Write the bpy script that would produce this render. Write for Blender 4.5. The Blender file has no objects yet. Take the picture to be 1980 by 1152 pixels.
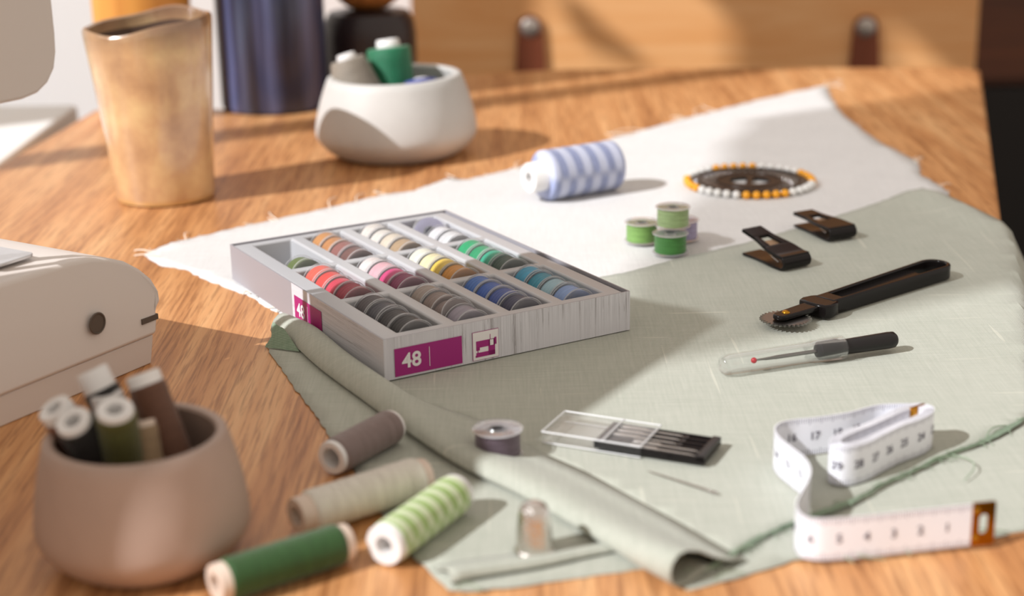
import bpy, bmesh, math, random
from mathutils import Vector, Matrix, geometry
from math import sin, cos, pi, radians, sqrt, atan2

random.seed(7)
sc = bpy.context.scene
COL = sc.collection

# ------------------------------------------------------------------ camera, light, exposure
F_PX = 3150.44
PITCH, ROLL, CAM_H = 0.30570, -0.02010, 0.26
_c, _s = cos(PITCH), sin(PITCH)
FWD = Vector((0, _c, -_s)); UP = Vector((0, _s, _c)); RIGHT = Vector((1, 0, 0))
R2 = RIGHT * cos(ROLL) + UP * sin(ROLL)
U2 = UP * cos(ROLL) - RIGHT * sin(ROLL)
CAM = Vector((0, 0, CAM_H))

cam_d = bpy.data.cameras.new('camera')
cam = bpy.data.objects.new('camera', cam_d); COL.objects.link(cam)
cam.matrix_world = Matrix(((R2.x, U2.x, -FWD.x, 0), (R2.y, U2.y, -FWD.y, 0), (R2.z, U2.z, -FWD.z, CAM_H), (0, 0, 0, 1)))
cam_d.sensor_width = 36.0
cam_d.lens = F_PX * 36 / 1980
cam_d.clip_start = 0.02; cam_d.clip_end = 50
cam_d.dof.use_dof = True
cam_d.dof.focus_distance = 0.79
cam_d.dof.aperture_fstop = 6.3
sc.camera = cam

world = bpy.data.worlds.new('room_daylight'); sc.world = world
world.use_nodes = True
_bg = world.node_tree.nodes['Background']
_bg.inputs[0].default_value = (1.0, 0.88, 0.77, 1)
_bg.inputs[1].default_value = 0.72

SUN_AZ, SUN_EL = 30, 38
sun_d = bpy.data.lights.new('sun', 'SUN'); sun_d.energy = 4.6; sun_d.angle = radians(0.7); sun_d.color = (0.98, 0.98, 1.0)
sun = bpy.data.objects.new('sun', sun_d); COL.objects.link(sun)
_sd = Vector((cos(radians(SUN_AZ)) * cos(radians(SUN_EL)), sin(radians(SUN_AZ)) * cos(radians(SUN_EL)), -sin(radians(SUN_EL))))
sun.rotation_euler = _sd.to_track_quat('-Z', 'Y').to_euler()
sun.location = (-1.5, -0.5, 1.6)

vs = sc.view_settings
vs.view_transform = 'Standard'; vs.look = 'None'; vs.exposure = 0.0; vs.gamma = 1.0; vs.use_curve_mapping = False
sc.cycles.transparent_max_bounces = 24
sc.cycles.max_bounces = 10


def T(px, py, z=0.0):
    """the point of the table plane (or of a level z above it) that the photograph shows at a pixel"""
    d = FWD + R2 * ((px - 990) / F_PX) - U2 * ((py - 576) / F_PX)
    return CAM + d * ((z - CAM_H) / d.z)


def TY(px, py, y):
    d = FWD + R2 * ((px - 990) / F_PX) - U2 * ((py - 576) / F_PX)
    return CAM + d * (y / d.y)


# ------------------------------------------------------------------ materials
def lin(c):
    return tuple(((v / 12.92) if v <= 0.04045 else ((v + 0.055) / 1.055) ** 2.4) for v in c)


def hx(h):
    return lin(tuple(int(h[i:i + 2], 16) / 255 for i in (0, 2, 4)))


class NT:
    def __init__(self, name):
        self.m = bpy.data.materials.new(name); self.m.use_nodes = True
        self.t = self.m.node_tree; self.n = self.t.nodes; self.l = self.t.links
        self.p = self.n['Principled BSDF']; self.out = self.n['Material Output']

    def node(self, kind, **kw):
        x = self.n.new(kind)
        for k, v in kw.items():
            setattr(x, k, v)
        return x

    def link(self, a, b):
        self.l.new(a, b)

    def val(self, name, v):
        self.p.inputs[name].default_value = v

    def coord(self, kind='Object', scale=(1, 1, 1), rot=(0, 0, 0)):
        tc = self.node('ShaderNodeTexCoord'); mp = self.node('ShaderNodeMapping')
        mp.inputs['Scale'].default_value = scale; mp.inputs['Rotation'].default_value = rot
        self.link(tc.outputs[kind], mp.inputs['Vector'])
        return mp.outputs['Vector']

    def noise(self, vec, scale, detail=3, rough=0.55, dist=0.0):
        x = self.node('ShaderNodeTexNoise'); x.inputs['Scale'].default_value = scale
        x.inputs['Detail'].default_value = detail; x.inputs['Roughness'].default_value = rough
        x.inputs['Distortion'].default_value = dist
        self.link(vec, x.inputs['Vector'])
        return x.outputs['Fac']

    def wave(self, vec, scale, dist=0.0, direction='X', detail=2, dscale=1.0, kind='BANDS'):
        x = self.node('ShaderNodeTexWave', wave_type=kind)
        if kind == 'BANDS':
            x.bands_direction = direction
        x.inputs['Scale'].default_value = scale; x.inputs['Distortion'].default_value = dist
        x.inputs['Detail'].default_value = detail; x.inputs['Detail Scale'].default_value = dscale
        self.link(vec, x.inputs['Vector'])
        return x.outputs['Fac']

    def ramp(self, fac, stops):
        x = self.node('ShaderNodeValToRGB'); e = x.color_ramp.elements
        e[0].position, e[0].color = stops[0][0], (*stops[0][1], 1)
        e[1].position, e[1].color = stops[-1][0], (*stops[-1][1], 1)
        for p, c in stops[1:-1]:
            k = e.new(p); k.color = (*c, 1)
        self.link(fac, x.inputs['Fac'])
        return x.outputs['Color']

    def math(self, op, a, b=None, c=None):
        x = self.node('ShaderNodeMath', operation=op)
        for i, v in enumerate((a, b, c)):
            if v is None:
                continue
            if isinstance(v, (int, float)):
                x.inputs[i].default_value = v
            else:
                self.link(v, x.inputs[i])
        return x.outputs[0]

    def mix(self, fac, a, b, mode='MIX'):
        x = self.node('ShaderNodeMix', data_type='RGBA', blend_type=mode)
        for sock, v in ((x.inputs[0], fac), (x.inputs[6], a), (x.inputs[7], b)):
            if isinstance(v, (int, float)):
                sock.default_value = v
            elif isinstance(v, tuple):
                sock.default_value = (*v, 1) if len(v) == 3 else v
            else:
                self.link(v, sock)
        return x.outputs[2]

    def base(self, c):
        if isinstance(c, tuple):
            self.p.inputs['Base Color'].default_value = (*c, 1)
        else:
            self.link(c, self.p.inputs['Base Color'])

    def bump(self, h, strength=0.3, dist=0.001):
        b = self.node('ShaderNodeBump'); b.inputs['Strength'].default_value = strength; b.inputs['Distance'].default_value = dist
        self.link(h, b.inputs['Height']); self.link(b.outputs['Normal'], self.p.inputs['Normal'])


def plain(name, color, rough=0.5, metal=0.0, bump=None, spec=0.5, coat=0.0, vary=0.0, vscale=40):
    k = NT(name)
    k.val('Roughness', rough); k.val('Metallic', metal); k.val('Specular IOR Level', spec)
    if coat:
        k.val('Coat Weight', coat); k.val('Coat Roughness', 0.08)
    if vary:
        n = k.noise(k.coord(), vscale, 4)
        k.base(k.ramp(n, [(0.3, tuple(v * (1 - vary) for v in color)), (0.7, tuple(min(1, v * (1 + vary)) for v in color))]))
    else:
        k.base(color)
    if bump:
        k.bump(k.noise(k.coord(), bump[0], 3), bump[1], bump[2] if len(bump) > 2 else 0.0005)
    return k.m


def wood_table():
    k = NT('warm_walnut_wood')
    rot = (0, 0, radians(5))
    v = k.coord('Object', (1, 1, 1), rot)
    warp = k.noise(k.coord('Object', (5, 1.6, 5), rot), 1.0, 3, 0.55)
    big = k.noise(k.coord('Object', (26, 2.0, 26), rot), 1.0, 4, 0.55, 1.2)
    streak = k.noise(k.coord('Object', (150, 7, 150), rot), 1.0, 5, 0.65, 0.6)
    pore = k.noise(k.coord('Object', (620, 26, 620), rot), 1.0, 3, 0.6, 0.3)
    wv = k.wave(k.coord('Object', (1, 0.16, 1), rot), 9, 9, 'X', 3, 1.4)
    f = k.math('ADD', k.math('MULTIPLY', big, 0.38), k.math('MULTIPLY', streak, 0.38))
    f = k.math('ADD', f, k.math('MULTIPLY', wv, 0.07))
    f = k.math('ADD', f, k.math('MULTIPLY', warp, 0.29))
    c = k.ramp(f, [(0.34, hx('8d5834')), (0.50, hx('be8554')), (0.60, hx('d19a67')), (0.74, hx('e3b480'))])
    dark = k.ramp(pore, [(0.36, (0.52, 0.45, 0.4)), (0.52, (1, 1, 1))])
    c = k.mix(0.75, c, dark, 'MULTIPLY')
    k.base(c)
    k.val('Roughness', 0.42); k.val('Specular IOR Level', 0.35)
    k.bump(pore, 0.12, 0.0004)
    return k.m


def wood_plain(name, a, b, stretch=(3, 60, 60), rough=0.45):
    k = NT(name)
    n = k.noise(k.coord('Object', stretch), 1.0, 5, 0.6, 0.8)
    k.base(k.ramp(n, [(0.3, a), (0.7, b)])); k.val('Roughness', rough)
    return k.m


def linen(name, a, b, weave=1400, slub=None, angle=0.0, rough=0.9):
    k = NT(name)
    v = k.coord('Object', (1, 1, 1), (0, 0, angle))
    wx = k.wave(v, weave / 6.283 * 1.0, 1.2, 'X', 2, 60)
    wy = k.wave(v, weave / 6.283 * 1.0, 1.2, 'Y', 2, 60)
    h = k.math('ADD', wx, wy)
    big = k.noise(k.coord(), 16, 3)
    t1 = k.noise(k.coord('Object', (900, 40, 1), (0, 0, angle)), 1.0, 3)
    t2 = k.noise(k.coord('Object', (40, 900, 1), (0, 0, angle)), 1.0, 3)
    f = k.math('ADD', k.math('MULTIPLY', t1, 0.4), k.math('MULTIPLY', t2, 0.4))
    f = k.math('ADD', f, k.math('MULTIPLY', big, 0.2))
    c = k.ramp(f, [(0.36, a), (0.62, b)])
    c = k.mix(k.math('MULTIPLY', k.math('SUBTRACT', 1.0, k.math('MULTIPLY', h, 0.5)), 0.5), c, tuple(x * 0.68 for x in a))
    if slub:
        s1 = k.noise(k.coord('Object', (230, 9, 1), (0, 0, angle)), 1.0, 2)
        s2 = k.noise(k.coord('Object', (9, 230, 1), (0, 0, angle)), 1.0, 2)
        m = k.math('MAXIMUM', k.math('GREATER_THAN', s1, 0.70), k.math('GREATER_THAN', s2, 0.70))
        c = k.mix(k.math('MULTIPLY', m, 0.35), c, slub)
    k.base(c); k.val('Roughness', rough); k.val('Specular IOR Level', 0.15)
    k.val('Sheen Weight', 0.15)
    k.bump(h, 0.35, 0.0002)
    return k.m


_thread = {}


def thread_mat(h, wound=None, fine=5200, shine=0.45):
    key = (h, wound)
    if key in _thread:
        return _thread[key]
    k = NT('thread_' + h)
    a = hx(h)
    w = k.wave(k.coord(), fine / 6.283, 1.6, 'Z', 2, 30)
    n = k.noise(k.coord('Object', (90, 90, 700)), 1.0, 3)
    f = k.math('ADD', k.math('MULTIPLY', w, 0.5), k.math('MULTIPLY', n, 0.5))
    c = k.ramp(f, [(0.25, tuple(v * 0.45 for v in a)), (0.62, a), (0.85, tuple(min(1.0, v * 1.2 + 0.01) for v in a))])
    if wound:
        # pale helical bands put the sheen of the crossed winding into the colour
        tc = k.node('ShaderNodeTexCoord'); sx = k.node('ShaderNodeSeparateXYZ'); k.link(tc.outputs['Object'], sx.inputs[0])
        ang = k.math('ARCTAN2', sx.outputs[1], sx.outputs[0])
        z = k.math('MULTIPLY', sx.outputs[2], wound[1])
        s1 = k.math('SINE', k.math('ADD', z, k.math('MULTIPLY', ang, 1.0)))
        s2 = k.math('SINE', k.math('SUBTRACT', z, k.math('MULTIPLY', ang, 2.0)))
        m = k.math('MULTIPLY_ADD', k.math('ADD', s1, s2), 1.3, 0.5)
        cl_ = k.node('ShaderNodeClamp'); k.link(m, cl_.inputs[0]); m = cl_.outputs[0]
        c = k.mix(k.math('MULTIPLY', m, wound[2]), c, hx(wound[0]))
    k.base(c); k.val('Roughness', shine); k.val('Specular IOR Level', 0.4); k.val('Sheen Weight', 0.2)
    k.bump(w, 0.45, 0.00015)
    _thread[key] = k.m
    return k.m


def clear_mat(name, tint=(0.97, 0.97, 0.98), ior=1.45, haze=0.03, refl=0.5):
    k = NT(name)
    tr = k.node('ShaderNodeBsdfTransparent'); tr.inputs[0].default_value = (*tint, 1)
    gl = k.node('ShaderNodeBsdfGlossy'); gl.inputs['Roughness'].default_value = 0.06; gl.inputs[0].default_value = (1, 1, 1, 1)
    df = k.node('ShaderNodeBsdfDiffuse'); df.inputs[0].default_value = (0.85, 0.86, 0.88, 1)
    fr = k.node('ShaderNodeFresnel'); fr.inputs[0].default_value = ior
    m1 = k.node('ShaderNodeMixShader'); m2 = k.node('ShaderNodeMixShader')
    m1.inputs[0].default_value = haze
    k.link(tr.outputs[0], m1.inputs[1]); k.link(df.outputs[0], m1.inputs[2])
    k.link(k.math('MULTIPLY', fr.outputs[0], refl), m2.inputs[0]); k.link(m1.outputs[0], m2.inputs[1]); k.link(gl.outputs[0], m2.inputs[2])
    k.link(m2.outputs[0], k.out.inputs['Surface'])
    return k.m


def raku_mat():
    k = NT('tan_glaze')
    v = k.coord('Object', (1, 1, 1))
    drip = k.noise(k.coord('Object', (60, 60, 22)), 1.0, 4, 0.6, 0.8)
    spots = k.noise(v, 32, 5, 0.6)
    sx = k.node('ShaderNodeSeparateXYZ'); k.link(k.coord(), sx.inputs[0])
    z = sx.outputs[2]
    f = k.math('ADD', k.math('MULTIPLY', drip, 0.25), k.math('MULTIPLY', spots, 0.75))
    c = k.ramp(f, [(0.32, hx('b08865')), (0.5, hx('d0a87c')), (0.68, hx('e4c590'))])
    rim = k.math('MULTIPLY', k.math('MULTIPLY', k.math('MAXIMUM', 0.0, k.math('SUBTRACT', k.math('ADD', z, k.math('MULTIPLY', drip, 0.016)), 0.107)), 40.0), 0.9)
    rim = k.math('MINIMUM', rim, 0.75)
    c = k.mix(rim, c, hx('6a4a3c'))
    ft = k.math('LESS_THAN', z, 0.004)
    c = k.mix(ft, c, hx('d0a56c'))
    k.base(c); k.val('Roughness', 0.22); k.val('Specular IOR Level', 0.7); k.val('Coat Weight', 0.8); k.val('Coat Roughness', 0.12)
    k.bump(k.wave(v, 130, 2, 'Z'), 0.08, 0.0005)
    return k.m


def silver_print(name, stretch, base=('cacad0', 'dcdce2'), rough=0.45):
    k = NT(name)
    n = k.noise(k.coord('Object', stretch), 1.0, 4, 0.65)
    n2 = k.noise(k.coord('Object', tuple(s * 0.22 for s in stretch)), 1.0, 2, 0.5)
    msk = k.math('MULTIPLY', k.math('MINIMUM', 1.0, k.math('MAXIMUM', 0.0, k.math('MULTIPLY', k.math('SUBTRACT', k.noise(k.coord('Object', tuple(min(v_, 26.0) for v_ in stretch)), 1.0, 2, 0.5), 0.44), 7.0))), 0.8)
    c = k.ramp(k.math('ADD', 0.52, k.math('MULTIPLY', k.math('SUBTRACT', n, 0.52), k.math('ADD', 0.3, msk))), [(0.22, hx('b0b0b3')), (0.42, hx(base[0])), (0.62, hx(base[1]))])
    ln = k.math('MULTIPLY', k.math('MULTIPLY', k.math('GREATER_THAN', k.math('MULTIPLY', n, n2), 0.315), msk), 0.75)
    c = k.mix(ln, c, hx('6d6666'))
    k.base(c); k.val('Roughness', rough)
    return k.m


def tape_mat():
    k = NT('printed_tape')
    tc = k.node('ShaderNodeTexCoord'); sx = k.node('ShaderNodeSeparateXYZ'); k.link(tc.outputs['UV'], sx.inputs[0])
    u, v = sx.outputs[0], sx.outputs[1]
    mm = k.math('LESS_THAN', k.math('FRACT', k.math('MULTIPLY', u, 100.0 * 10)), 0.34)
    vv = k.math('ABSOLUTE', k.math('SUBTRACT', v, 0.5))
    edge = k.math('GREATER_THAN', vv, 0.37)
    cm = k.math('LESS_THAN', k.math('FRACT', k.math('ADD', k.math('MULTIPLY', u, 200.0), 0.02)), 0.07)
    edge2 = k.math('GREATER_THAN', vv, 0.32)
    m = k.math('MAXIMUM', k.math('MULTIPLY', mm, edge), k.math('MULTIPLY', cm, edge2))
    c = k.mix(k.math('MULTIPLY', m, 0.75), (0.86, 0.87, 0.93), (0.16, 0.15, 0.22))
    k.base(c); k.val('Roughness', 0.38)
    return k.m


M = {}
M['table'] = wood_table()
M['leg_wood'] = wood_plain('table_leg_wood', hx('6e4222'), hx('9a6334'))
M['cabinet'] = wood_plain('light_cabinet_oak', hx('e6a262'), hx('f4bd84'), (4, 60, 40))
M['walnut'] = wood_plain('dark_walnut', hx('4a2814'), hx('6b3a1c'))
M['canister'] = wood_plain('canister_wood', hx('c58238'), hx('e0a24f'), (60, 60, 4))
M['white_wall'] = plain('white_plaster', (0.88, 0.88, 0.88), 0.9, bump=(60, 0.1))
M['floor'] = wood_plain('floor_boards', hx('1d120c'), hx('2c1b12'))
M['frame'] = plain('window_paint', (0.8, 0.8, 0.78), 0.5)
M['linen_white'] = linen('white_linen', hx('d9d8d7'), hx('ecebea'), 2600, None, radians(25))
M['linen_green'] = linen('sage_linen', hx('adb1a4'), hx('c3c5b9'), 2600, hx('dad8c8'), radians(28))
M['green_dark'] = linen('sage_underside_and_fold_shade', hx('80967f'), hx('98aa94'), 2600, None, radians(28))  # torn underside tone; also paints the shade inside the open fold
M['fray'] = plain('loose_cream_thread', hx('efe3d2'), 0.8)
M['fray_green'] = plain('loose_sage_thread', hx('8fa088'), 0.8)
M['silver_side'] = silver_print('silver_woodgrain_side', (25, 25, 1500))
M['silver_front'] = silver_print('silver_woodgrain_front', (1500, 1500, 22))
M['silver_satin'] = plain('satin_silver_card', hx('9b999f'), 0.40)
M['tray'] = plain('grey_plastic_tray', hx('b6b7ba'), 0.30, 0.0, spec=0.5)
M['magenta'] = plain('magenta_print', hx('a01f78'), 0.45)
M['magenta_sunlit'] = plain('magenta_print_sunlit', hx('a81c70'), 0.45)  # brighter copy of the label magenta, with the sun on that side painted in
M['print_white'] = plain('white_print', (0.82, 0.80, 0.80), 0.5)
M['print_black'] = plain('black_print', (0.03, 0.03, 0.04), 0.5)
M['print_grey'] = plain('grey_numerals', (0.10, 0.09, 0.13), 0.5)
M['clear'] = clear_mat('clear_plastic', haze=0.10)
M['clear_sleeve'] = clear_mat('clear_sleeve_plastic', (0.98, 0.98, 0.98), 1.4, 0.012, 0.22)
M['clear_edge'] = clear_mat('clear_plastic_edge', (0.93, 0.92, 0.93), 1.6, 0.34)  # milky diffuse share paints the bright highlight along the flange rims
M['clear_cap'] = clear_mat('clear_cap_plastic', (0.975, 0.98, 0.98), 1.5, 0.012, 0.38)
M['core_white'] = plain('white_spool_core', (0.80, 0.79, 0.78), 0.35)
M['core_cream'] = plain('cream_spool_core', hx('d9c6b6'), 0.4)
M['black_plastic'] = plain('glossy_black_plastic', (0.010, 0.008, 0.008), 0.18, spec=0.22)
M['black_satin'] = plain('satin_black_plastic', (0.014, 0.012, 0.012), 0.34, spec=0.3)
M['tan_metal'] = plain('brushed_tan_spring', hx('b89a7c'), 0.4, 0.7)
M['steel'] = plain('polished_steel', (0.62, 0.60, 0.58), 0.17, 1.0)
M['steel_dark'] = plain('dark_steel', (0.26, 0.25, 0.24), 0.28, 1.0)
M['brass'] = plain('brass', hx('c08a2c'), 0.28, 1.0)
M['gold'] = plain('gold_tip', hx('a8701c'), 0.25, 1.0)
M['red'] = plain('red_ball', hx('c01c2c'), 0.25)
M['yellow'] = plain('yellow_pin_bead', hx('f2a60c'), 0.22, spec=0.6)
M['pearl'] = plain('pearl_pin_bead', (0.82, 0.82, 0.80), 0.18, spec=0.7)
M['tape'] = tape_mat()
M['machine'] = plain('warm_white_machine_plastic', hx('d9d0c9'), 0.42, spec=0.4)
M['recess_shade'] = plain('recess_shade_brown', hx('5a4f45'), 0.6)
M['plate_steel'] = plain('needle_plate_steel', (0.68, 0.68, 0.70), 0.30, 0.85)
M['bowl_stone'] = plain('pale_stoneware', hx('c4c2be'), 0.55, bump=(90, 0.15), vary=0.06, vscale=30)
M['bowl_front'] = plain('grey_beige_stoneware', hx('ad9689'), 0.5, bump=(90, 0.15), vary=0.06, vscale=35)
M['mug'] = raku_mat()
M['mug_in'] = plain('dark_glaze_inside', hx('5d4a40'), 0.25, coat=0.5)
k = NT('dark_blue_glaze')
k.base(k.ramp(k.noise(k.coord('Object', (46, 46, 2)), 1.0, 4, 0.6, 0.4), [(0.34, hx('1f1f2c')), (0.5, hx('39405e')), (0.66, hx('66709a'))])); k.val('Roughness', 0.3); k.val('Coat Weight', 0.3); k.val('Coat Roughness', 0.15)
M['tin'] = k.m
M['jar'] = plain('dark_brown_glaze', hx('2a2022'), 0.35)
M['lid_wood'] = wood_plain('lid_wood', hx('7a4a22'), hx('b98146'), (30, 30, 6))
M['leather'] = plain('red_brown_leather', hx('7a3c20'), 0.6, bump=(200, 0.2))
M['rivet'] = plain('dull_rivet', (0.45, 0.40, 0.36), 0.4, 0.6)


# ------------------------------------------------------------------ mesh helpers
def new_obj(name, bm, mat=None, parent=None, smooth=True, bevel=0.0, segs=2, mats=None):
    me = bpy.data.meshes.new(name)
    bmesh.ops.recalc_face_normals(bm, faces=bm.faces)
    bm.to_mesh(me); bm.free()
    return mesh_obj(name, me, mat, parent, smooth, bevel, segs, mats)


def mesh_obj(name, me, mat=None, parent=None, smooth=True, bevel=0.0, segs=2, mats=None):
    if mats:
        for m in mats:
            me.materials.append(m)
    elif mat:
        me.materials.append(mat)
    for p in me.polygons:
        p.use_smooth = smooth
    o = bpy.data.objects.new(name, me); COL.objects.link(o)
    if parent:
        o.parent = parent
    if bevel:
        b = o.modifiers.new('bevel', 'BEVEL'); b.width = bevel; b.segments = segs; b.limit_method = 'ANGLE'; b.angle_limit = radians(40)
        w = o.modifiers.new('wn', 'WEIGHTED_NORMAL')
    elif smooth:
        try:
            me.set_sharp_from_angle(angle=radians(42))
        except Exception:
            pass
    return o


def empty(name, loc=(0, 0, 0), rotz=0.0):
    o = bpy.data.objects.new(name, None); COL.objects.link(o)
    o.empty_display_size = 0.01
    o.location = loc; o.rotation_euler = (0, 0, rotz)
    return o


def tag(o, label=None, cat=None, group=None, kind=None):
    if label: o['label'] = label
    if cat: o['category'] = cat
    if group: o['group'] = group
    if kind: o['kind'] = kind
    return o


def box(bm, a, b, mi=0):
    x0, y0, z0 = a; x1, y1, z1 = b
    v = [bm.verts.new(p) for p in ((x0, y0, z0), (x1, y0, z0), (x1, y1, z0), (x0, y1, z0), (x0, y0, z1), (x1, y0, z1), (x1, y1, z1), (x0, y1, z1))]
    fs = [bm.faces.new([v[i] for i in q]) for q in ((3, 2, 1, 0), (4, 5, 6, 7), (0, 1, 5, 4), (1, 2, 6, 5), (2, 3, 7, 6), (3, 0, 4, 7))]
    for f in fs: f.material_index = mi
    return fs


def lathe(bm, prof, n=48, closed=False, fn=None, mi=0):
    """prof: list of (r, z); a ring of n verts each (r=0 collapses to a point)"""
    rings = []
    for r, z in prof:
        if r <= 1e-7:
            rings.append([bm.verts.new(fn(0, 0, z) if fn else (0, 0, z))])
        else:
            ring = []
            for i in range(n):
                a = 2 * pi * i / n
                p = (r * cos(a), r * sin(a), z)
                ring.append(bm.verts.new(fn(*p) if fn else p))
            rings.append(ring)
    pairs = list(zip(rings[:-1], rings[1:]))
    if closed: pairs.append((rings[-1], rings[0]))
    for A, B in pairs:
        if len(A) == 1 and len(B) == 1: continue
        for i in range(n):
            j = (i + 1) % n
            if len(A) == 1: f = bm.faces.new((A[0], B[i], B[j]))
            elif len(B) == 1: f = bm.faces.new((A[i], A[j], B[0]))
            else: f = bm.faces.new((A[i], A[j], B[j], B[i]))
            f.material_index = mi
    return rings


def tube(bm, pts, r, n=8, cap=True):
    pts = [Vector(p) for p in pts]
    rings = []
    up = Vector((0, 0, 1))
    for i, p in enumerate(pts):
        t = (pts[min(i + 1, len(pts) - 1)] - pts[max(i - 1, 0)])
        if t.length < 1e-9: t = Vector((1, 0, 0))
        t.normalize()
        a = t.cross(up)
        if a.length < 1e-3: a = t.cross(Vector((1, 0, 0)))
        a.normalize(); b = a.cross(t)
        rr = r[i] if isinstance(r, (list, tuple)) else r
        rings.append([bm.verts.new(p + a * (rr * cos(2 * pi * k / n)) + b * (rr * sin(2 * pi * k / n))) for k in range(n)])
    for A, B in zip(rings[:-1], rings[1:]):
        for k in range(n):
            bm.faces.new((A[k], A[(k + 1) % n], B[(k + 1) % n], B[k]))
    if cap:
        bm.faces.new(rings[0][::-1]); bm.faces.new(rings[-1])


def plate_mesh(name, outlines, depth, bevel=0.0, bres=1):
    """filled 2D outlines (first outer, the rest holes) extruded to a slab, centred on z=0"""
    cu = bpy.data.curves.new(name + '_c', 'CURVE'); cu.dimensions = '2D'; cu.fill_mode = 'BOTH'
    cu.extrude = max(depth / 2 - bevel, 0.00001); cu.bevel_depth = bevel; cu.bevel_resolution = bres; cu.offset = -bevel
    for pts in outlines:
        sp = cu.splines.new('POLY'); sp.points.add(len(pts) - 1); sp.use_cyclic_u = True
        for q, (x, y) in zip(sp.points, pts): q.co = (x, y, 0, 1)
    o = bpy.data.objects.new(name + '_c', cu); COL.objects.link(o)
    dg = bpy.context.evaluated_depsgraph_get()
    me = bpy.data.meshes.new_from_object(o.evaluated_get(dg))
    bpy.data.objects.remove(o); bpy.data.curves.remove(cu)
    me.name = name
    return me


def text_mesh(name, body, size, depth=0.0, offset=0.0, align='CENTER'):
    cu = bpy.data.curves.new(name + '_t', 'FONT'); cu.body = body; cu.size = size
    cu.align_x = align; cu.align_y = 'CENTER'; cu.extrude = depth; cu.offset = offset; cu.resolution_u = 4
    o = bpy.data.objects.new(name + '_t', cu); COL.objects.link(o)
    dg = bpy.context.evaluated_depsgraph_get()
    me = bpy.data.meshes.new_from_object(o.evaluated_get(dg))
    bpy.data.objects.remove(o); bpy.data.curves.remove(cu)
    me.name = name
    return me


def catmull(pts, step):
    pts = [Vector(p) for p in pts]
    P = [pts[0] * 2 - pts[1]] + pts + [pts[-1] * 2 - pts[-2]]
    out = []
    for i in range(1, len(P) - 2):
        a, b, c, d = P[i - 1:i + 3]
        n = max(2, int((c - b).length / step * 2))
        for k in range(n):
            t = k / n
            out.append(0.5 * ((2 * b) + (c - a) * t + (2 * a - 5 * b + 4 * c - d) * t * t + (3 * b - a - 3 * c + d) * t ** 3))
    out.append(pts[-1])
    res = [out[0]]; acc = 0
    for a, b in zip(out[:-1], out[1:]):
        seg = (b - a).length
        while acc + seg >= step:
            f = (step - acc) / seg
            a = a + (b - a) * f; seg = (b - a).length; acc = 0
            res.append(a.copy())
        acc += seg
    res.append(out[-1])
    return res


def stadium(x0, x1, r, n=12, r1=None):
    r1 = r if r1 is None else r1
    return [(x1 + r1 * cos(a), r1 * sin(a)) for a in [(-pi / 2 + pi * i / n) for i in range(n + 1)]] + \
           [(x0 + r * cos(a), r * sin(a)) for a in [(pi / 2 + pi * i / n) for i in range(n + 1)]]


def rrect(x0, y0, x1, y1, r, n=4):
    out = []
    for cx, cy, a0 in ((x1 - r, y0 + r, -pi / 2), (x1 - r, y1 - r, 0), (x0 + r, y1 - r, pi / 2), (x0 + r, y0 + r, pi)):
        out += [(cx + r * cos(a0 + pi / 2 * i / n), cy + r * sin(a0 + pi / 2 * i / n)) for i in range(n + 1)]
    return out


def axis_matrix(loc, axis, roll=0.0):
    z = Vector(axis).normalized()
    q = z.to_track_quat('Z', 'Y')
    return Matrix.Translation(Vector(loc)) @ q.to_matrix().to_4x4() @ Matrix.Rotation(roll, 4, 'Z')


def inside(p, poly):
    x, y = p; r = False; j = len(poly) - 1
    for i in range(len(poly)):
        xi, yi = poly[i]; xj, yj = poly[j]
        if (yi > y) != (yj > y) and x < (xj - xi) * (y - yi) / (yj - yi) + xi: r = not r
        j = i
    return r


def edge_dist(p, poly):
    best = 9
    px, py = p
    for i in range(len(poly)):
        ax, ay = poly[i - 1]; bx, by = poly[i]
        dx, dy = bx - ax, by - ay; L = dx * dx + dy * dy
        t = 0 if L == 0 else max(0, min(1, ((px - ax) * dx + (py - ay) * dy) / L))
        best = min(best, (ax + t * dx - px) ** 2 + (ay + t * dy - py) ** 2)
    return sqrt(best)


def cloth_mesh(bm, poly, zf, cell=0.006, jit=0.0, seg=0.004):
    """triangulated sheet over a polygon with optional frayed (jittered) edge and a height function"""
    dense = []
    for i in range(len(poly)):
        a = Vector(poly[i]); b = Vector(poly[(i + 1) % len(poly)])
        n = max(1, int((b - a).length / seg))
        nrm = Vector((-(b - a).y, (b - a).x)).normalized() if (b - a).length > 0 else Vector((0, 0))
        for k in range(n):
            p = a.lerp(b, k / n)
            dense.append(p + nrm * random.uniform(-jit, jit))
    xs = [p.x for p in dense]; ys = [p.y for p in dense]
    pl = [(p.x, p.y) for p in dense]
    pts = list(dense)
    x = min(xs)
    while x < max(xs):
        y = min(ys)
        while y < max(ys):
            q = (x + random.uniform(-.2, .2) * cell, y + random.uniform(-.2, .2) * cell)
            if inside(q, pl) and edge_dist(q, pl) > cell * 0.45:
                pts.append(Vector(q))
            y += cell
        x += cell
    n = len(dense)
    vs_, es_, fs_, *_ = geometry.delaunay_2d_cdt([Vector((p.x, p.y)) for p in pts], [(i, (i + 1) % n) for i in range(n)], [], 1, 1e-7)
    vv = [bm.verts.new((v.x, v.y, zf(v.x, v.y))) for v in vs_]
    for f in fs_:
        try: bm.faces.new([vv[i] for i in f])
        except ValueError: pass
    return pl


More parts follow.
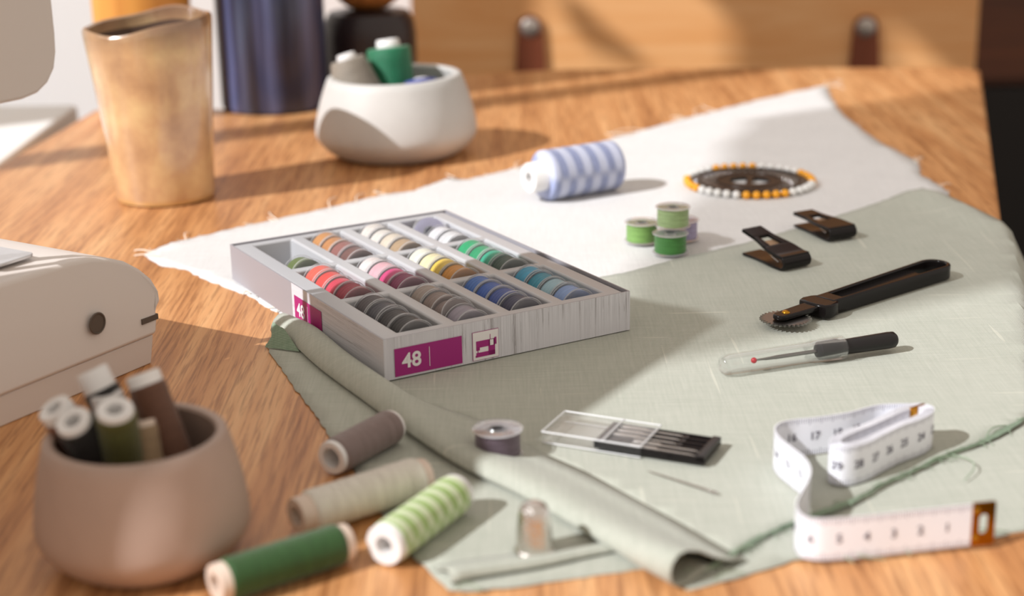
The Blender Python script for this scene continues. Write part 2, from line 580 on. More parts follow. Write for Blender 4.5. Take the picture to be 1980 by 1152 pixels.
def sweep_fold(bm, line, prof, fade=None):
    """sweep an open (s, z) profile along a ground line; s points to the right of the travel direction"""
    rows = []
    n = len(line)
    for i, p in enumerate(line):
        t = (line[min(i + 1, n - 1)] - line[max(i - 1, 0)]); t.z = 0; t.normalize()
        side = Vector((t.y, -t.x, 0)) * -1
        k = fade(i / (n - 1)) if fade else (1, 1)
        rows.append([bm.verts.new(Vector((p.x, p.y, 0)) + side * (s * k[0]) + Vector((0, 0, z * k[1] + p.z))) for s, z in prof])
    for A, B in zip(rows[:-1], rows[1:]):
        for i in range(len(prof) - 1):
            bm.faces.new((A[i], A[i + 1], B[i + 1], B[i]))


# ------------------------------------------------------------------ the room
def struct(name, bm, m, bevel=0.0):
    o = new_obj(name, bm, m, None, False, bevel)
    o['kind'] = 'structure'
    return o


FLOOR_Z = -0.74
bm = bmesh.new(); box(bm, (-1.3, -2.6, FLOOR_Z - 0.05), (3.0, 2.66, FLOOR_Z)); struct('floor', bm, M['floor'])
bm = bmesh.new(); box(bm, (-1.3, 2.6, FLOOR_Z), (3.0, 2.66, 2.0)); struct('wall_back', bm, M['white_wall'])
# unseen left wall: three openings sized to place the sun patches; piers, sill, upper band
WX = -1.2
OPEN = [(-1.1, 1.0), (1.045, 1.235), (1.55, 2.50)]
bm = bmesh.new()
edges = [-2.6] + [v for o_ in OPEN for v in o_] + [2.6]
for i in range(0, len(edges), 2):
    box(bm, (WX - 0.1, edges[i], FLOOR_Z), (WX, edges[i + 1], 2.0))
for i, (a, b) in enumerate(OPEN):
    lo = (0.45, 0.90, -0.1)[i]; hi = (1.57, 1.40, 1.95)[i]
    box(bm, (WX - 0.1, a, FLOOR_Z), (WX, b, lo)); box(bm, (WX - 0.1, a, hi), (WX, b, 2.0))
struct('unseen_wall_left', bm, M['white_wall'])


def window_frame(name, a, b, lo, hi, bars):
    bm = bmesh.new(); w = 0.03
    box(bm, (WX - 0.06, a, lo), (WX - 0.03, a + w, hi)); box(bm, (WX - 0.06, b - w, lo), (WX - 0.03, b, hi))
    box(bm, (WX - 0.06, a, lo), (WX - 0.03, b, lo + w)); box(bm, (WX - 0.06, a, hi - w), (WX - 0.03, b, hi))
    for y in bars: box(bm, (WX - 0.06, y - 0.018, lo), (WX - 0.03, y + 0.018, hi))
    return struct(name, bm, M['frame'])


window_frame('unseen_window_1', -1.1, 1.0, 0.45, 1.57, [0.675])  # unseen window; its bar is added to cast a shade band at back left
window_frame('unseen_window_2', 1.55, 2.50, -0.1, 1.95, [])

# added unseen sheer sheet: its slanting hem dims the sun on the table's right
k = NT('sheer_sun_filter')
tr = k.node('ShaderNodeBsdfTransparent'); tl = k.node('ShaderNodeBsdfTranslucent'); tl.inputs[0].default_value = (0.9, 0.9, 0.88, 1)
mx = k.node('ShaderNodeMixShader'); mx.inputs[0].default_value = 0.63
k.link(tr.outputs[0], mx.inputs[1]); k.link(tl.outputs[0], mx.inputs[2]); k.link(mx.outputs[0], k.out.inputs['Surface'])
M['sheer'] = k.m
bm = bmesh.new()
rows = []
for i in range(61):
    y = 0.0 + 0.50 * i / 60
    zl = max(0.40, min(1.55, 1.119 + (y - 0.164) * 0.31))
    rows.append([bm.verts.new((WX + 0.035 + 0.010 * sin(y * 70) * (0.4 + 0.6 * j / 6), y, zl + (1.60 - zl) * j / 6)) for j in range(7)])
for A, B in zip(rows[:-1], rows[1:]):
    for j in range(6): bm.faces.new((A[j], B[j], B[j + 1], A[j + 1]))
o = new_obj('sun_dimming_sheer', bm, M['sheer'])
tag(o, 'sheer white sheet added out of view to dim the sun', 'curtain')

# added unseen plant; its leaves break up the patch of sun on the cabinet
plant = empty('shadow_plant', (WX - 0.05, 1.135, 0.90)); tag(plant, 'unseen potted plant added to shade the cabinet sun patch', 'plant')
bm = bmesh.new(); lathe(bm, [(0, 0), (.026, 0), (.034, .06), (.036, .062), (.033, .062), (.030, .056), (0, .055)], 24); new_obj('pot', bm, plain('clay_pot', hx('a5623c'), .8), plant)
GREENLEAF = plain('leaf_green', hx('4a7038'), .5)
for (y, z, r, tl_) in ((.030, .300, .027, .4), (.093, .150, .026, -.5), (-.030, .150, .024, .9)):
    bm = bmesh.new(); tube(bm, [(0, 0, .05), (.005, y * .3, z * .6), (0, y, z - r * .7)], .0012, 6); new_obj('stem', bm, GREENLEAF, plant)
    hp = [(r * 1.05 * sin(a) ** 3, r * (.82 * cos(a) - .32 * cos(2 * a) - .12 * cos(3 * a))) for a in [2 * pi * i / 40 for i in range(40)]]
    lf_ = mesh_obj('leaf', plate_mesh('leaf', [hp], .0008), GREENLEAF, plant)
    lf_.matrix_local = Matrix.Translation((0, y, z)) @ Matrix.Rotation(radians(28), 4, 'Z') @ Matrix.Rotation(radians(90), 4, 'Z') @ Matrix.Rotation(radians(90), 4, 'X') @ Matrix.Rotation(tl_, 4, 'Z')

# ------------------------------------------------------------------ table
t_back = [T(182, 212), T(300, 207), T(430, 210), T(640, 180), T(820, 152), T(1000, 138), T(1100, 133), T(1500, 130)]
poly = [(p.x, p.y) for p in t_back]
cr = T(1889, 129)
poly += [(cr.x - 0.03, cr.y + 0.000), (cr.x - 0.008, cr.y - 0.004), (cr.x - 0.002, cr.y - 0.02)]
e1 = T(1938, 430); dd = (e1 - cr); far = cr + dd * 2.1
poly += [(e1.x, e1.y), (far.x, far.y), (-0.50, 0.32)]
lf = T(0, 318); lm = T(110, 255)
poly += [(-0.43, 0.8), (lf.x, lf.y), (lm.x, lm.y)]
table = empty('table', (0, 0, FLOOR_Z))
tag(table, 'brown wooden table carrying the cloths, bowls and sewing things', 'table')
me = plate_mesh('tabletop', [poly], 0.03, 0.003, 2)
top = mesh_obj('tabletop', me, M['table'], table, True)
top.location = (0, 0, -0.015 - FLOOR_Z)
for x, y in ((-0.32, 1.25), (0.33, 1.38), (0.08, 0.42), (-0.38, 0.45)):
    bm = bmesh.new(); box(bm, (x - 0.02, y - 0.02, 0), (x + 0.02, y + 0.02, -FLOOR_Z - 0.03))
    new_obj('leg', bm, M['leg_wood'], table, False, 0.003)

# ------------------------------------------------------------------ background: cabinet with leather pulls, dark wardrobe
CY = 1.95
xl = TY(795, 60, CY).x; xr = TY(1897, 60, CY).x
cab = empty('wooden_cabinet', ((xl + xr) / 2, CY, FLOOR_Z)); hw = (xr - xl) / 2
tag(cab, 'orange-brown wooden drawer cabinet behind the table with two leather pulls', 'cabinet')
bm = bmesh.new(); box(bm, (-hw, 0.012, 0), (hw, 0.42, 1.25)); new_obj('body', bm, M['cabinet'], cab, False, 0.002)
zsplit = TY(1200, -60, CY).z - FLOOR_Z
for i, (z0, z1) in enumerate(((0.02, 0.35), (0.36, zsplit), (zsplit + 0.008, 1.23))):
    bm = bmesh.new(); box(bm, (-hw + 0.004, 0, z0), (hw - 0.004, 0.012, z1))
    dr = new_obj('drawer_front', bm, M['cabinet'], cab, False, 0.0015)
    if i == 1:
        for px in (1025, 1673):
            q = TY(px, 52, CY)
            bx_, bz_ = q.x - cab.location.x, q.z - FLOOR_Z
            me = plate_mesh('leather_pull', [stadium(-0.075, 0.0, 0.020, 10, 0.015)], 0.004, 0.001)
            pl_ = mesh_obj('leather_pull', me, M['leather'], dr, True)
            pl_.matrix_local = Matrix.Translation((bx_, -0.004, bz_)) @ Matrix.Rotation(radians(90), 4, 'X') @ Matrix.Rotation(radians(90), 4, 'Z')
            bm = bmesh.new(); lathe(bm, [(0, 0.004), (0.008, 0.003), (0.0115, 0), (0, 0)], 20)
            rv = new_obj('rivet', bm, M['rivet'], dr, True)
            rv.matrix_local = Matrix.Translation((bx_, -0.006, bz_)) @ Matrix.Rotation(radians(90), 4, 'X')
wx0 = xr + 0.02
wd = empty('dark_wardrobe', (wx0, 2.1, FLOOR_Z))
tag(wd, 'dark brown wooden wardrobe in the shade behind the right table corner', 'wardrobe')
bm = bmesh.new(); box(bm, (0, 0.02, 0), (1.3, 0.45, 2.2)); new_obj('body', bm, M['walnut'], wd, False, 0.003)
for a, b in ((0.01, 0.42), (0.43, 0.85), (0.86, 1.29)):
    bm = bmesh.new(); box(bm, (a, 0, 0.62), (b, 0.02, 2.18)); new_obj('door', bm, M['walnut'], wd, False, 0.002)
    bm = bmesh.new(); box(bm, (a, 0, 0.06), (b, 0.02, 0.61)); new_obj('drawer', bm, plain('under_table_shade', hx('0d0705'), 0.6), wd, False, 0.002)  # near-black fronts paint in the dark gap below table height

sb = empty('white_bench', (-0.62, 1.40, FLOOR_Z)); tag(sb, 'white low bench below the window beyond the left table edge', 'bench')
bm = bmesh.new(); box(bm, (-.36, -.40, .675), (.215, .12, .72)); new_obj('seat', bm, M['frame'], sb, False, .004)
for x in (-.30, .12):
    for y in (-.36, .05):
        bm = bmesh.new(); box(bm, (x, y, 0), (x + .05, y + .05, .675)); new_obj('leg', bm, M['frame'], sb, False, .002)

# ------------------------------------------------------------------ things standing at the back of the table
# wooden canister
cx_ = 1.36
p = TY(290, 205, cx_)
can = empty('wooden_canister', (p.x, cx_, 0))
tag(can, 'orange-brown wooden canister standing behind the tan ceramic mug', 'canister')
rr = 95 / F_PX * (cx_ * _c + 0.03)
bm = bmesh.new(); lathe(bm, [(0, 0), (rr - .002, 0), (rr, .002), (rr, .17), (rr - .002, .172), (rr - .006, .172), (rr - .006, .01), (0, .01)], 56)
new_obj('body', bm, M['canister'], can)
bm = bmesh.new(); lathe(bm, [(0, .1725), (rr, .1725), (rr + .001, .175), (rr + .001, .19), (rr - .003, .192), (0, .193)], 56)
new_obj('lid', bm, M['canister'], can)
# dark blue cylinder vase
ty = 1.385
p = TY(533, 205, ty)
tin = empty('cylinder_vase', (p.x, ty, 0))
tag(tin, 'tall dark blue glazed cylinder vase standing between mug and dark jar', 'vase')
rr = 104 / F_PX * (ty * _c + 0.06)
bm = bmesh.new(); lathe(bm, [(0, 0), (rr - .004, 0), (rr - .001, .0015), (rr, .005), (rr * 1.01, .26), (rr * 1.0, .262), (rr - .004, .26), (rr - .005, .01), (0, .01)], 64)
new_obj('body', bm, M['tin'], tin)
# dark jar with wooden stopper
jy = 1.45
p = TY(716, 90, jy)
jar = empty('stoppered_jar', (p.x, jy, 0))
tag(jar, 'dark brown glazed jar with round wooden stopper behind the back bowl', 'jar')
rr = 91 / F_PX * (jy * _c + 0.05)
jz = TY(716, 22, jy).z
bm = bmesh.new(); lathe(bm, [(0, 0), (rr * .9, 0), (rr * .97, .004), (rr, .015), (rr, jz - .02), (rr * .96, jz - .008), (rr * .85, jz), (rr * .6, jz + .002), (0, jz + .002)], 56)
new_obj('body', bm, M['jar'], jar)
bm = bmesh.new(); lathe(bm, [(0, jz + .0015)] + [(.034 * sin(a), jz + .030 - .030 * cos(a)) for a in [.25 + .26 * i for i in range(10)]] + [(0, jz + .061)], 40)
new_obj('stopper', bm, M['lid_wood'], jar)

# mug
def mug_shape(x, y, z):
    f = z / 0.116
    a = atan2(y, x)
    lean = -0.0035 * f
    wob = 1 + 0.018 * f * cos(2 * a + 0.6) + 0.012 * f * cos(3 * a)
    zz = z
    if f > 0.7:
        k_ = (f - 0.7) / 0.3
        zz += k_ * (0.0042 * cos(a - 0.45) + 0.0011 * cos(3 * a + 2.2) + 0.0007 * cos(5 * a))
    return (x * wob + lean, y * wob, zz)
b0 = T(323, 403)
mug = empty('ceramic_mug', (TY(322, 380, b0.y + 0.0325).x, b0.y + 0.0325, 0))
tag(mug, 'tall tan glazed handmade ceramic mug with wavy dark rim', 'mug')
bm = bmesh.new()
lathe(bm, [(0, 0), (.0300, 0), (.0320, .0012), (.0325, .004), (.0328, .010), (.0358, .050), (.0392, .090), (.0412, .112), (.0414, .1165), (.0402, .1182), (.0388, .1172), (.0385, .110)], 72, fn=mug_shape, mi=0)
lathe(bm, [(.0385, .110), (.036, .085), (.032, .04), (.029, .008), (0, .006)], 72, fn=mug_shape, mi=1)
bmesh.ops.remove_doubles(bm, verts=bm.verts, dist=1e-5)
o = new_obj('body', bm, None, mug, mats=[M['mug'], M['mug_in']])


def bowl(name, label, cx, cy, R, H, mat, tilt=0.0, rimr=0.84, baser=0.60, thick=0.0042, group=None):
    b = empty(name, (cx, cy, 0)); tag(b, label, 'bowl', group)
    bm = bmesh.new()
    pr = [(0, 0), (R * baser * .96, 0), (R * baser, .0006)]
    for i in range(1, 9):
        f = i / 8 * 0.31
        pr.append((R * (baser + (1 - baser) * sin(f / .31 * pi / 2) ** 0.8), .0006 + H * f))
    for i in range(1, 9):
        f = i / 8
        pr.append((R * (1 - (1 - rimr) * f ** 1.55), H * (.31 + .675 * f)))
    ro = R * rimr
    pr += [(ro - thick * .2, H * .998), (ro - thick * .5, H), (ro - thick * .85, H * .996), (ro - thick, H * .975)]
    pi_ = [(ro - thick, H * .975), (R * .93 - thick, H * .65), (R * .95 - thick, H * .4), (R * .82 - thick, H * .18), (R * .5, .0055), (0, .0048)]
    def fn(x, y, z):
        return (x * (1 + .012 * cos(2 * atan2(y, x))), y, z + tilt * x * (z / H))
    lathe(bm, pr, 72, fn=fn); lathe(bm, pi_, 72, fn=fn)
    bmesh.ops.remove_doubles(bm, verts=bm.verts, dist=1e-5)
    new_obj('body', bm, mat, b)
    return b


bb = T(765, 316)
BACK = (T(763, 316).x, bb.y + 0.034)
bowl('stoneware_bowl', 'pale round stoneware bowl holding thread cones, near the back of the table', BACK[0], BACK[1], .0588, .0590, M['bowl_stone'], 0.02, .825, .72, .0066)
FB = (-0.1318, 0.5265)
bowl('stoneware_bowl', 'grey-beige stoneware bowl full of thread spools, in front of the sewing machine', FB[0], FB[1], .0372, .0475, M['bowl_front'], 0.0, .84, .68, .0040)


# ------------------------------------------------------------------ spools
def spool(name, label, A, B, r, col, rc=None, ext=0.003, ext2=None, core='core_white', group=None, wound=None, taper=0.0, cat='spool', hole=0.55, shine=0.45, loose=True):
    A, B = Vector(A), Vector(B); L = (B - A).length
    rc = rc or r * 0.8; ext2 = ext if ext2 is None else ext2
    root = empty(name); root.matrix_world = axis_matrix(A, B - A)
    tag(root, label, cat, group)
    bm = bmesh.new()
    ri = rc * hole
    lathe(bm, [(ri, 0), (rc * .96, 0), (rc, .0006), (rc, L - .0006), (rc * .96, L), (ri, L)], 32, closed=True)
    new_obj('core', bm, M[core], root)
    bm = bmesh.new()
    z0, z1 = ext, L - ext2
    pr = [(rc * 1.001, z0), (r * .93, z0), (r * .985, z0 + .0008)]
    n = 18
    for i in range(n + 1):
        f = i / n
        pr.append((r * (1 - taper * f) * (1 + .012 * sin(i * 2.3)), z0 + .0014 + (z1 - z0 - .0028) * f))
    pr += [(r * .985 * (1 - taper), z1 - .0008), (r * .93 * (1 - taper), z1), (rc * 1.001, z1)]
    lathe(bm, pr, 40)
    new_obj('thread', bm, thread_mat(col, wound, shine=shine), root)
    return root


# four spools lying in the foreground (axis ends given on the level of the axis)
def lying(name, label, pa, pb, r, col, **kw):
    A = T(*pa, r + 0.0006); B = T(*pb, r + 0.0006)
    return spool(name, label, A, B, r, col, **kw)

G = 'thread spools lying in the foreground'
lying('thread_spool', 'mauve brown thread spool lying on the folded green cloth edge', (640, 886), (760, 822), .0073, '8d7a76', rc=.0068, ext=.0022, ext2=.0015, hole=.62, group=G)
lying('thread_spool', 'cream white thread spool lying between mauve and light green spools', (572, 998), (822, 918), .0080, 'f4ede0', rc=.0068, ext=.0055, ext2=.0038, core='core_cream', group=G)
lying('thread_spool', 'light green thread spool with white core end facing the viewer', (742, 1055), (884, 952), .0078, 'a6c672', rc=.0075, ext=.0026, ext2=.0020, hole=.45, wound=('e6ead0', 950, 0.6), group=G)
lying('thread_spool', 'dark green thread spool lying on bare wood at the bottom edge', (415, 1128), (672, 1046), .0074, '28561c', rc=.0066, ext=.0040, ext2=.0034, hole=.5, core='core_cream', group=G)
# light blue spool on the white linen
lying('thread_spool', 'light blue thread spool with white core lying on the white linen', (1022, 344), (1188, 318), .0165, '9aa4ca', rc=.0098, ext=.0105, ext2=.0012, hole=.4, wound=('dadeee', 520, 0.6))

# spools standing in the front bowl
def inbowl(label, px, py, y, bdx, bdy, bz, r, col, core='core_white', ext=.004, rc=None, L=None):
    A = TY(px, py, y)
    B = Vector((FB[0] + bdx, FB[1] + bdy, bz))
    if L: B = A + (B - A).normalized() * L
    return spool('thread_spool', label, A, B, r, col, rc=rc or r * .9, ext=ext, ext2=.003, core=core, group='thread spools standing in the front bowl', hole=.5)

inbowl('olive green spool in the middle of the front bowl', 222, 790, .516, -.005, .006, .012, .0070, '5b5a1e', ext=.0018)
inbowl('brown spool leaning right in the front bowl', 275, 722, .542, .018, .004, .014, .0068, '6b432c', ext=.0042)
inbowl('black spool with open white end at the left of the front bowl', 140, 812, .516, -.008, .012, .013, .0068, '18120f', ext=.0020)
inbowl('black spool with thick white cap standing highest in the front bowl', 176, 716, .548, .004, .012, .013, .0066, '191513', ext=.0075)
inbowl('pale-ended orange brown spool behind the left black spool', 104, 788, .529, -.008, .018, .014, .0068, '8a5230', ext=.0035)
inbowl('white-cored spool half hidden behind the olive green spool', 206, 762, .541, -.004, .010, .013, .0064, '7d7468', ext=.0075)
inbowl('beige spool low between olive and brown spools in the front bowl', 272, 812, .532, .006, -.004, .012, .0057, 'a98d6a', core='core_cream', ext=.002)

# cones in the back bowl
def cone(label, tip, base, r0, r1, col, capl, capr):
    tip, base = Vector(tip), Vector(base); L = (base - tip).length
    root = empty('thread_cone'); root.matrix_world = axis_matrix(tip, base - tip)
    tag(root, label, 'thread cone', 'thread cones in the back bowl')
    bm = bmesh.new(); lathe(bm, [(0, .001), (capr * .55, .001), (capr * .6, 0), (capr * .9, 0), (capr, .001), (capr * 1.05, capl), (0, capl)], 28)
    new_obj('cone_tip', bm, M['core_white'], root)
    bm = bmesh.new()
    pr = [(capr * .9, capl * .9), (r0 * .93, capl), (r0, capl + .0015)]
    for i in range(1, 9): pr.append((r0 + (r1 - r0) * i / 8, capl + .0015 + (L - capl - .003) * i / 8))
    pr += [(r1 * .95, L), (0, L)]
    lathe(bm, pr, 40)
    new_obj('thread', bm, thread_mat(col), root)

cone('grey-beige thread cone leaning out of the left of the back bowl', TY(668, 104, 1.185) , Vector((BACK[0] - .021, BACK[1] - .004, .024)), .0130, .0235, '9a9082', .0040, .0070)
cone('emerald green thread cone with white tip in the back bowl', TY(749, 76, 1.205), Vector((BACK[0] + .001, BACK[1] + .012, .016)), .0165, .0150, '157a52', .006, .0085)
cone('blue thread cone low at the right in the back bowl', Vector((BACK[0] + .020, BACK[1] - .008, .0570)), Vector((BACK[0] + .024, BACK[1] - .020, .022)), .0135, .0150, '3a469a', .002, .006)

# ------------------------------------------------------------------ sewing machine (local frame: x along the machine, y away from its front, z up)
MA = Vector((-.221, .651, 0)); MD = Vector((.53, .848, 0)).normalized()
mach = empty('sewing_machine', MA, atan2(MD.y, MD.x))
tag(mach, 'warm white sewing machine at the left with free arm and head', 'sewing machine')


def extr(bm, prof, y0, y1, mi=0, shift=None):
    a = [bm.verts.new((x, y0 + (shift(x, z) if shift else 0), z)) for x, z in prof]; b = [bm.verts.new((x, y1, z)) for x, z in prof]
    n = len(prof)
    bm.faces.new(a); bm.faces.new(b[::-1])
    for i in range(n): bm.faces.new((a[i], b[i], b[(i + 1) % n], a[(i + 1) % n]))

tip = [(.058, .0585), (.070, .0575), (.080, .0550), (.089, .0512), (.0955, .0462), (.1003, .0405), (.1026, .0340), (.1030, .0290), (.1005, .0265), (.0998, .0248), (.0998, .0205), (.0985, .0138)]
bm = bmesh.new()
extr(bm, [(-.10, .0138), (-.10, .0600)] + [(.0, .0595)] + tip, 0, .108, shift=lambda x, z: max(0, z - .036) * .42)
bmesh.ops.subdivide_edges(bm, edges=[], cuts=1)
arm = new_obj('free_arm', bm, M['machine'], mach, True, .0022, 3)
bm = bmesh.new()
extr(bm, [(-.10, 0.0), (-.10, .0137), (.0975, .0137), (.0945, 0.0)], .0016, .106)
new_obj('base_panel', bm, M['machine'], mach, True, .0008, 2)
# flush socket and slot: dark brown paints the shade of their recesses
bm = bmesh.new()
lathe(bm, [(.0047, -.0004), (.0052, .0002), (.0047, .0006), (.0043, .0004), (.0043, .0001), (0, .0001)], 36)
o = new_obj('socket', bm, M['recess_shade'], arm); o.matrix_local = Matrix.Translation((.0615, .0002, .0300)) @ Matrix.Rotation(radians(90), 4, 'X')
bm = bmesh.new(); box(bm, (.089, -.0004, .0212), (.0996, .0010, .0238)); new_obj('slot', bm, M['recess_shade'], arm, False)
me = plate_mesh('needle_plate', [rrect(-.06, .0265, .0535, .080, .003)], .0016, .0003)
o = mesh_obj('needle_plate', me, M['plate_steel'], mach, True); o.location = (0, 0, .0612); o.rotation_euler = (0, 0.004, 0)
# upper body: unseen column and arm shaped to cast the shade; thin head cover
HN = .0126
def extr2(bm, prof, yf, yb):
    a = [bm.verts.new((x, yf(x, z), z)) for x, z in prof]; b = [bm.verts.new((x, yb(x, z), z)) for x, z in prof]
    n = len(prof)
    for L_ in (a, b):
        fs_ = geometry.tessellate_polygon([[Vector((x, z, 0)) for x, z in prof]])
        for f_ in fs_: bm.faces.new([L_[i] for i in f_])
    for i in range(n): bm.faces.new((a[i], b[i], b[(i + 1) % n], a[(i + 1) % n]))
prof = [(.0640, .2000), (.0620, .212), (.0560, .222), (.045, .228), (.023, .240), (-.025, .280), (-.07, .318), (-.10, .345), (-.147, .376), (-.40, .376), (-.42, .35), (-.42, .0), (-.175, .0), (-.172, .195), (-.165, .203), (-.10, .203), (-.05, .203), (-.027, .203), (.0, .203), (.03, .202)]
def yback(x, z):
    if x > -.03: return HN + .006 + (.062 - x) / .092 * .047
    if x > -.15: return HN + .055 + (-.03 - x) * .12
    return HN + .105
bm = bmesh.new(); extr2(bm, prof, lambda x, z: HN, yback)
ub = new_obj('upper_body', bm, M['machine'], mach, True, .002, 2)
bm = bmesh.new(); extr(bm, [(.044, .1345), (.0525, .1358), (.0590, .1394), (.0635, .1450), (.0655, .152), (.0660, .160), (.0660, .198), (.064, .204), (.0, .204), (-.004, .198), (-.004, .140), (.0, .1345)], HN - .0005, HN + .010)
new_obj('head_cover', bm, M['machine'], mach, True, .002, 3)
# presser foot and needle bar under the head
pf = bmesh.new(); box(pf, (.024, .034, .0625), (.036, .050, .0645)); box(pf, (.026, .037, .064), (.033, .043, .075)); tube(pf, [(.0295, .040, .074), (.0295, .032, .204)], .003, 12)
new_obj('presser_foot', pf, M['steel_dark'], mach, True)
pf = bmesh.new(); tube(pf, [(.016, .034, .075), (.016, .034, .204)], .0025, 12); tube(pf, [(.016, .034, .062), (.016, .034, .078)], .0007, 8); box(pf, (.011, .030, .095), (.021, .038, .106))
new_obj('needle_bar', pf, M['steel'], mach, True)

# ------------------------------------------------------------------ cloths
ZW, ZG1, ZG2 = 0.0004, 0.0010, 0.0017
wpts = [(277, 492), (292, 486), (330, 470), (400, 455), (480, 436), (560, 419), (640, 402), (745, 378), (800, 371), (870, 346), (905, 349), (1010, 322), (1100, 296), (1200, 264), (1340, 226), (1480, 192), (1596, 166),
        (1605, 185), (1622, 215), (1660, 246), (1700, 275), (1745, 300), (1772, 312), (1782, 340), (1812, 358), (1835, 374), (1828, 390), (1700, 470), (1400, 560), (1000, 640), (700, 645), (560, 612), (527, 600), (473, 570), (427, 553), (387, 537), (357, 522), (307, 513)]
wpoly = [(T(x, y).x, T(x, y).y) for x, y in wpts]
def zw(x, y):
    return ZW + 0.0005 * (1 + sin(23 * x + 9 * y) * cos(17 * y - 8 * x)) * 0.5 * min(1.0, max(0.0, (y - .93) * 8))
bm = bmesh.new()
wl = cloth_mesh(bm, wpoly, zw, 0.010, 0.0011, 0.0035)
wc = new_obj('linen_cloth', bm, M['linen_white'])
sol = wc.modifiers.new('thick', 'SOLIDIFY'); sol.thickness = 0.0004; sol.offset = -1
tag(wc, 'white linen cloth with frayed edges lying under the bobbin box', 'cloth')
bm = bmesh.new()
def strand(bm, x, y, dx, dy, curl, r=.00035, z=.0006, n=7):
    p = T(x, y); q = T(x + dx, y + dy); d = q - p; s = Vector((-d.y, d.x, 0))
    tube(bm, [p + d * (i / n) + s * (curl * sin(pi * i / n)) + Vector((0, 0, z + .0015 * sin(pi * i / n))) for i in range(n + 1)], r, 6)
for a in [(538, 428, -16, -16, .1), (530, 430, -10, -6, .2), (640, 405, 10, -22, .1), (690, 394, 14, -18, .1), (752, 378, -18, -8, .5), (360, 465, 6, -14, .1), (1230, 262, -58, -2, .25), (1250, 254, -70, 6, -.15), (1330, 230, -30, 4, .2), (1345, 226, 14, -16, .1), (1385, 217, -24, -12, .2), (1310, 236, -12, -8, -.3),
          (1596, 168, 28, -6, .3), (1600, 170, 18, -14, -.2), (1592, 168, 40, 4, .1), (1775, 318, 8, -12, .2), (1815, 362, 24, -4, -.1), (300, 492, -40, -6, .05), (310, 498, -50, -2, .1), (470, 572, 14, -2, .3), (520, 598, 16, 8, .3), (1000, 330, 8, -16, .1), (1770, 312, 12, -4, -.3), (880, 345, -14, -6, .3), (1110, 296, -18, -8, .2)]:
    strand(bm, *a)
for i in range(60):
    j = random.randrange(len(wl)); p = Vector((*wl[j], 0)); 
    a = random.uniform(0, 6.28); L_ = random.uniform(.002, .005); q = p + Vector((cos(a), sin(a), 0)) * L_
    tube(bm, [p + Vector((0, 0, .0008)), (p + q) / 2 + Vector((0, 0, .0014)), q + Vector((0, 0, .0005))], .00016, 5)
o = new_obj('frayed_threads', bm, M['fray'], wc); o['kind'] = 'stuff'

# sage green cloth: lower layer, upper layer, rolled fold between them
lp = [(513, 668), (560, 740), (607, 800), (637, 845), (690, 920), (735, 990), (800, 1080), (866, 1146), (905, 1148), (1000, 1137), (1130, 1117), (1250, 1100), (1330, 1142), (1380, 1132), (1480, 1106), (1531, 1087), (1637, 1077), (1760, 1066), (1937, 1038), (1980, 1028), (2060, 1010), (2100, 900), (2000, 700), (1500, 560), (1000, 640), (700, 680), (580, 640)]
lpoly = [(T(x, y).x, T(x, y).y) for x, y in lp]
gc = empty('sage_cloth', (T(1000, 800).x, T(1000, 800).y, 0))
tag(gc, 'sage green linen cloth folded over with a rolled edge, under the box', 'cloth')
Gi = Matrix.Translation(-gc.location)
bm = bmesh.new()
cloth_mesh(bm, lpoly, lambda x, y: ZG1 - .0002 + .0004 * sin(40 * x) * cos(31 * y) * (1 if y < .62 else 0), 0.009, 0.0006, 0.004)
# pleat in the lower layer beside the thimble
pl = [T(868, 1134), T(905, 1124), T(960, 1114), T(1040, 1100), T(1130, 1079), T(1245, 1055), T(1300, 1040)]
pl = catmull(pl, .004)
sweep_fold(bm, pl, [(.016, ZG1), (.010, .0018), (.005, .0046), (.001, .0062), (-.0022, .0052), (-.0030, .0032), (-.0012, .0016), (.003, .0014), (.007, .0022)], fade=lambda f: (1 - .45 * f, 1 - .75 * f))
pa, pb_ = T(512, 671, .0016), T(527, 622, .0102); pc = T(566, 668, .0016); fd = (T(625, 725) - T(567, 674)).normalized(); inn = pc + fd * .010
mid = (pa + pb_) / 2 + fd * .004
bmp = bmesh.new(); va = [bmp.verts.new(q_) for q_ in (pa, mid, pb_, inn, pb_ + fd * .012 + Vector((.002, .001, -.001)))]
bmp.faces.new((va[0], va[1], va[3])); bmp.faces.new((va[1], va[2], va[4], va[3]))
o = new_obj('fold_shade', bmp, M['green_dark'], gc); o.matrix_local = Gi  # darker sage panel paints the shade in the open fold end
o = new_obj('lower_layer', bm, M['linen_green'], gc); o.matrix_local = Gi
s_ = o.modifiers.new('thick', 'SOLIDIFY'); s_.thickness = .0004; s_.offset = -1

crease_px = [(530, 655), (567, 674), (625, 725), (719, 794), (778, 837), (890, 910), (1013, 971), (1140, 1045), (1243, 1112), (1302, 1146)]
crease = catmull([T(x, y) for x, y in crease_px], .004)
def kf(f):
    q_ = min(1, max(0, (f - .30) / .22)); return q_ * q_ * (3 - 2 * q_)
back = [(545, 628), (700, 612), (900, 588), (1215, 530), (1300, 508), (1445, 474), (1600, 428), (1700, 396), (1750, 378), (1782, 369), (1800, 374), (1850, 396), (1920, 430), (1975, 462), (2040, 500), (2120, 620), (2080, 760), (1985, 815)]
seam = [(1980, 820), (1905, 862), (1885, 872), (1834, 890), (1780, 915), (1728, 938), (1700, 952), (1662, 974), (1600, 998), (1545, 1020), (1483, 1045), (1450, 1062), (1416, 1083), (1390, 1100), (1372, 1112), (1325, 1120)]
up_pts = [(T(x, y).x, T(x, y).y) for x, y in back + seam]
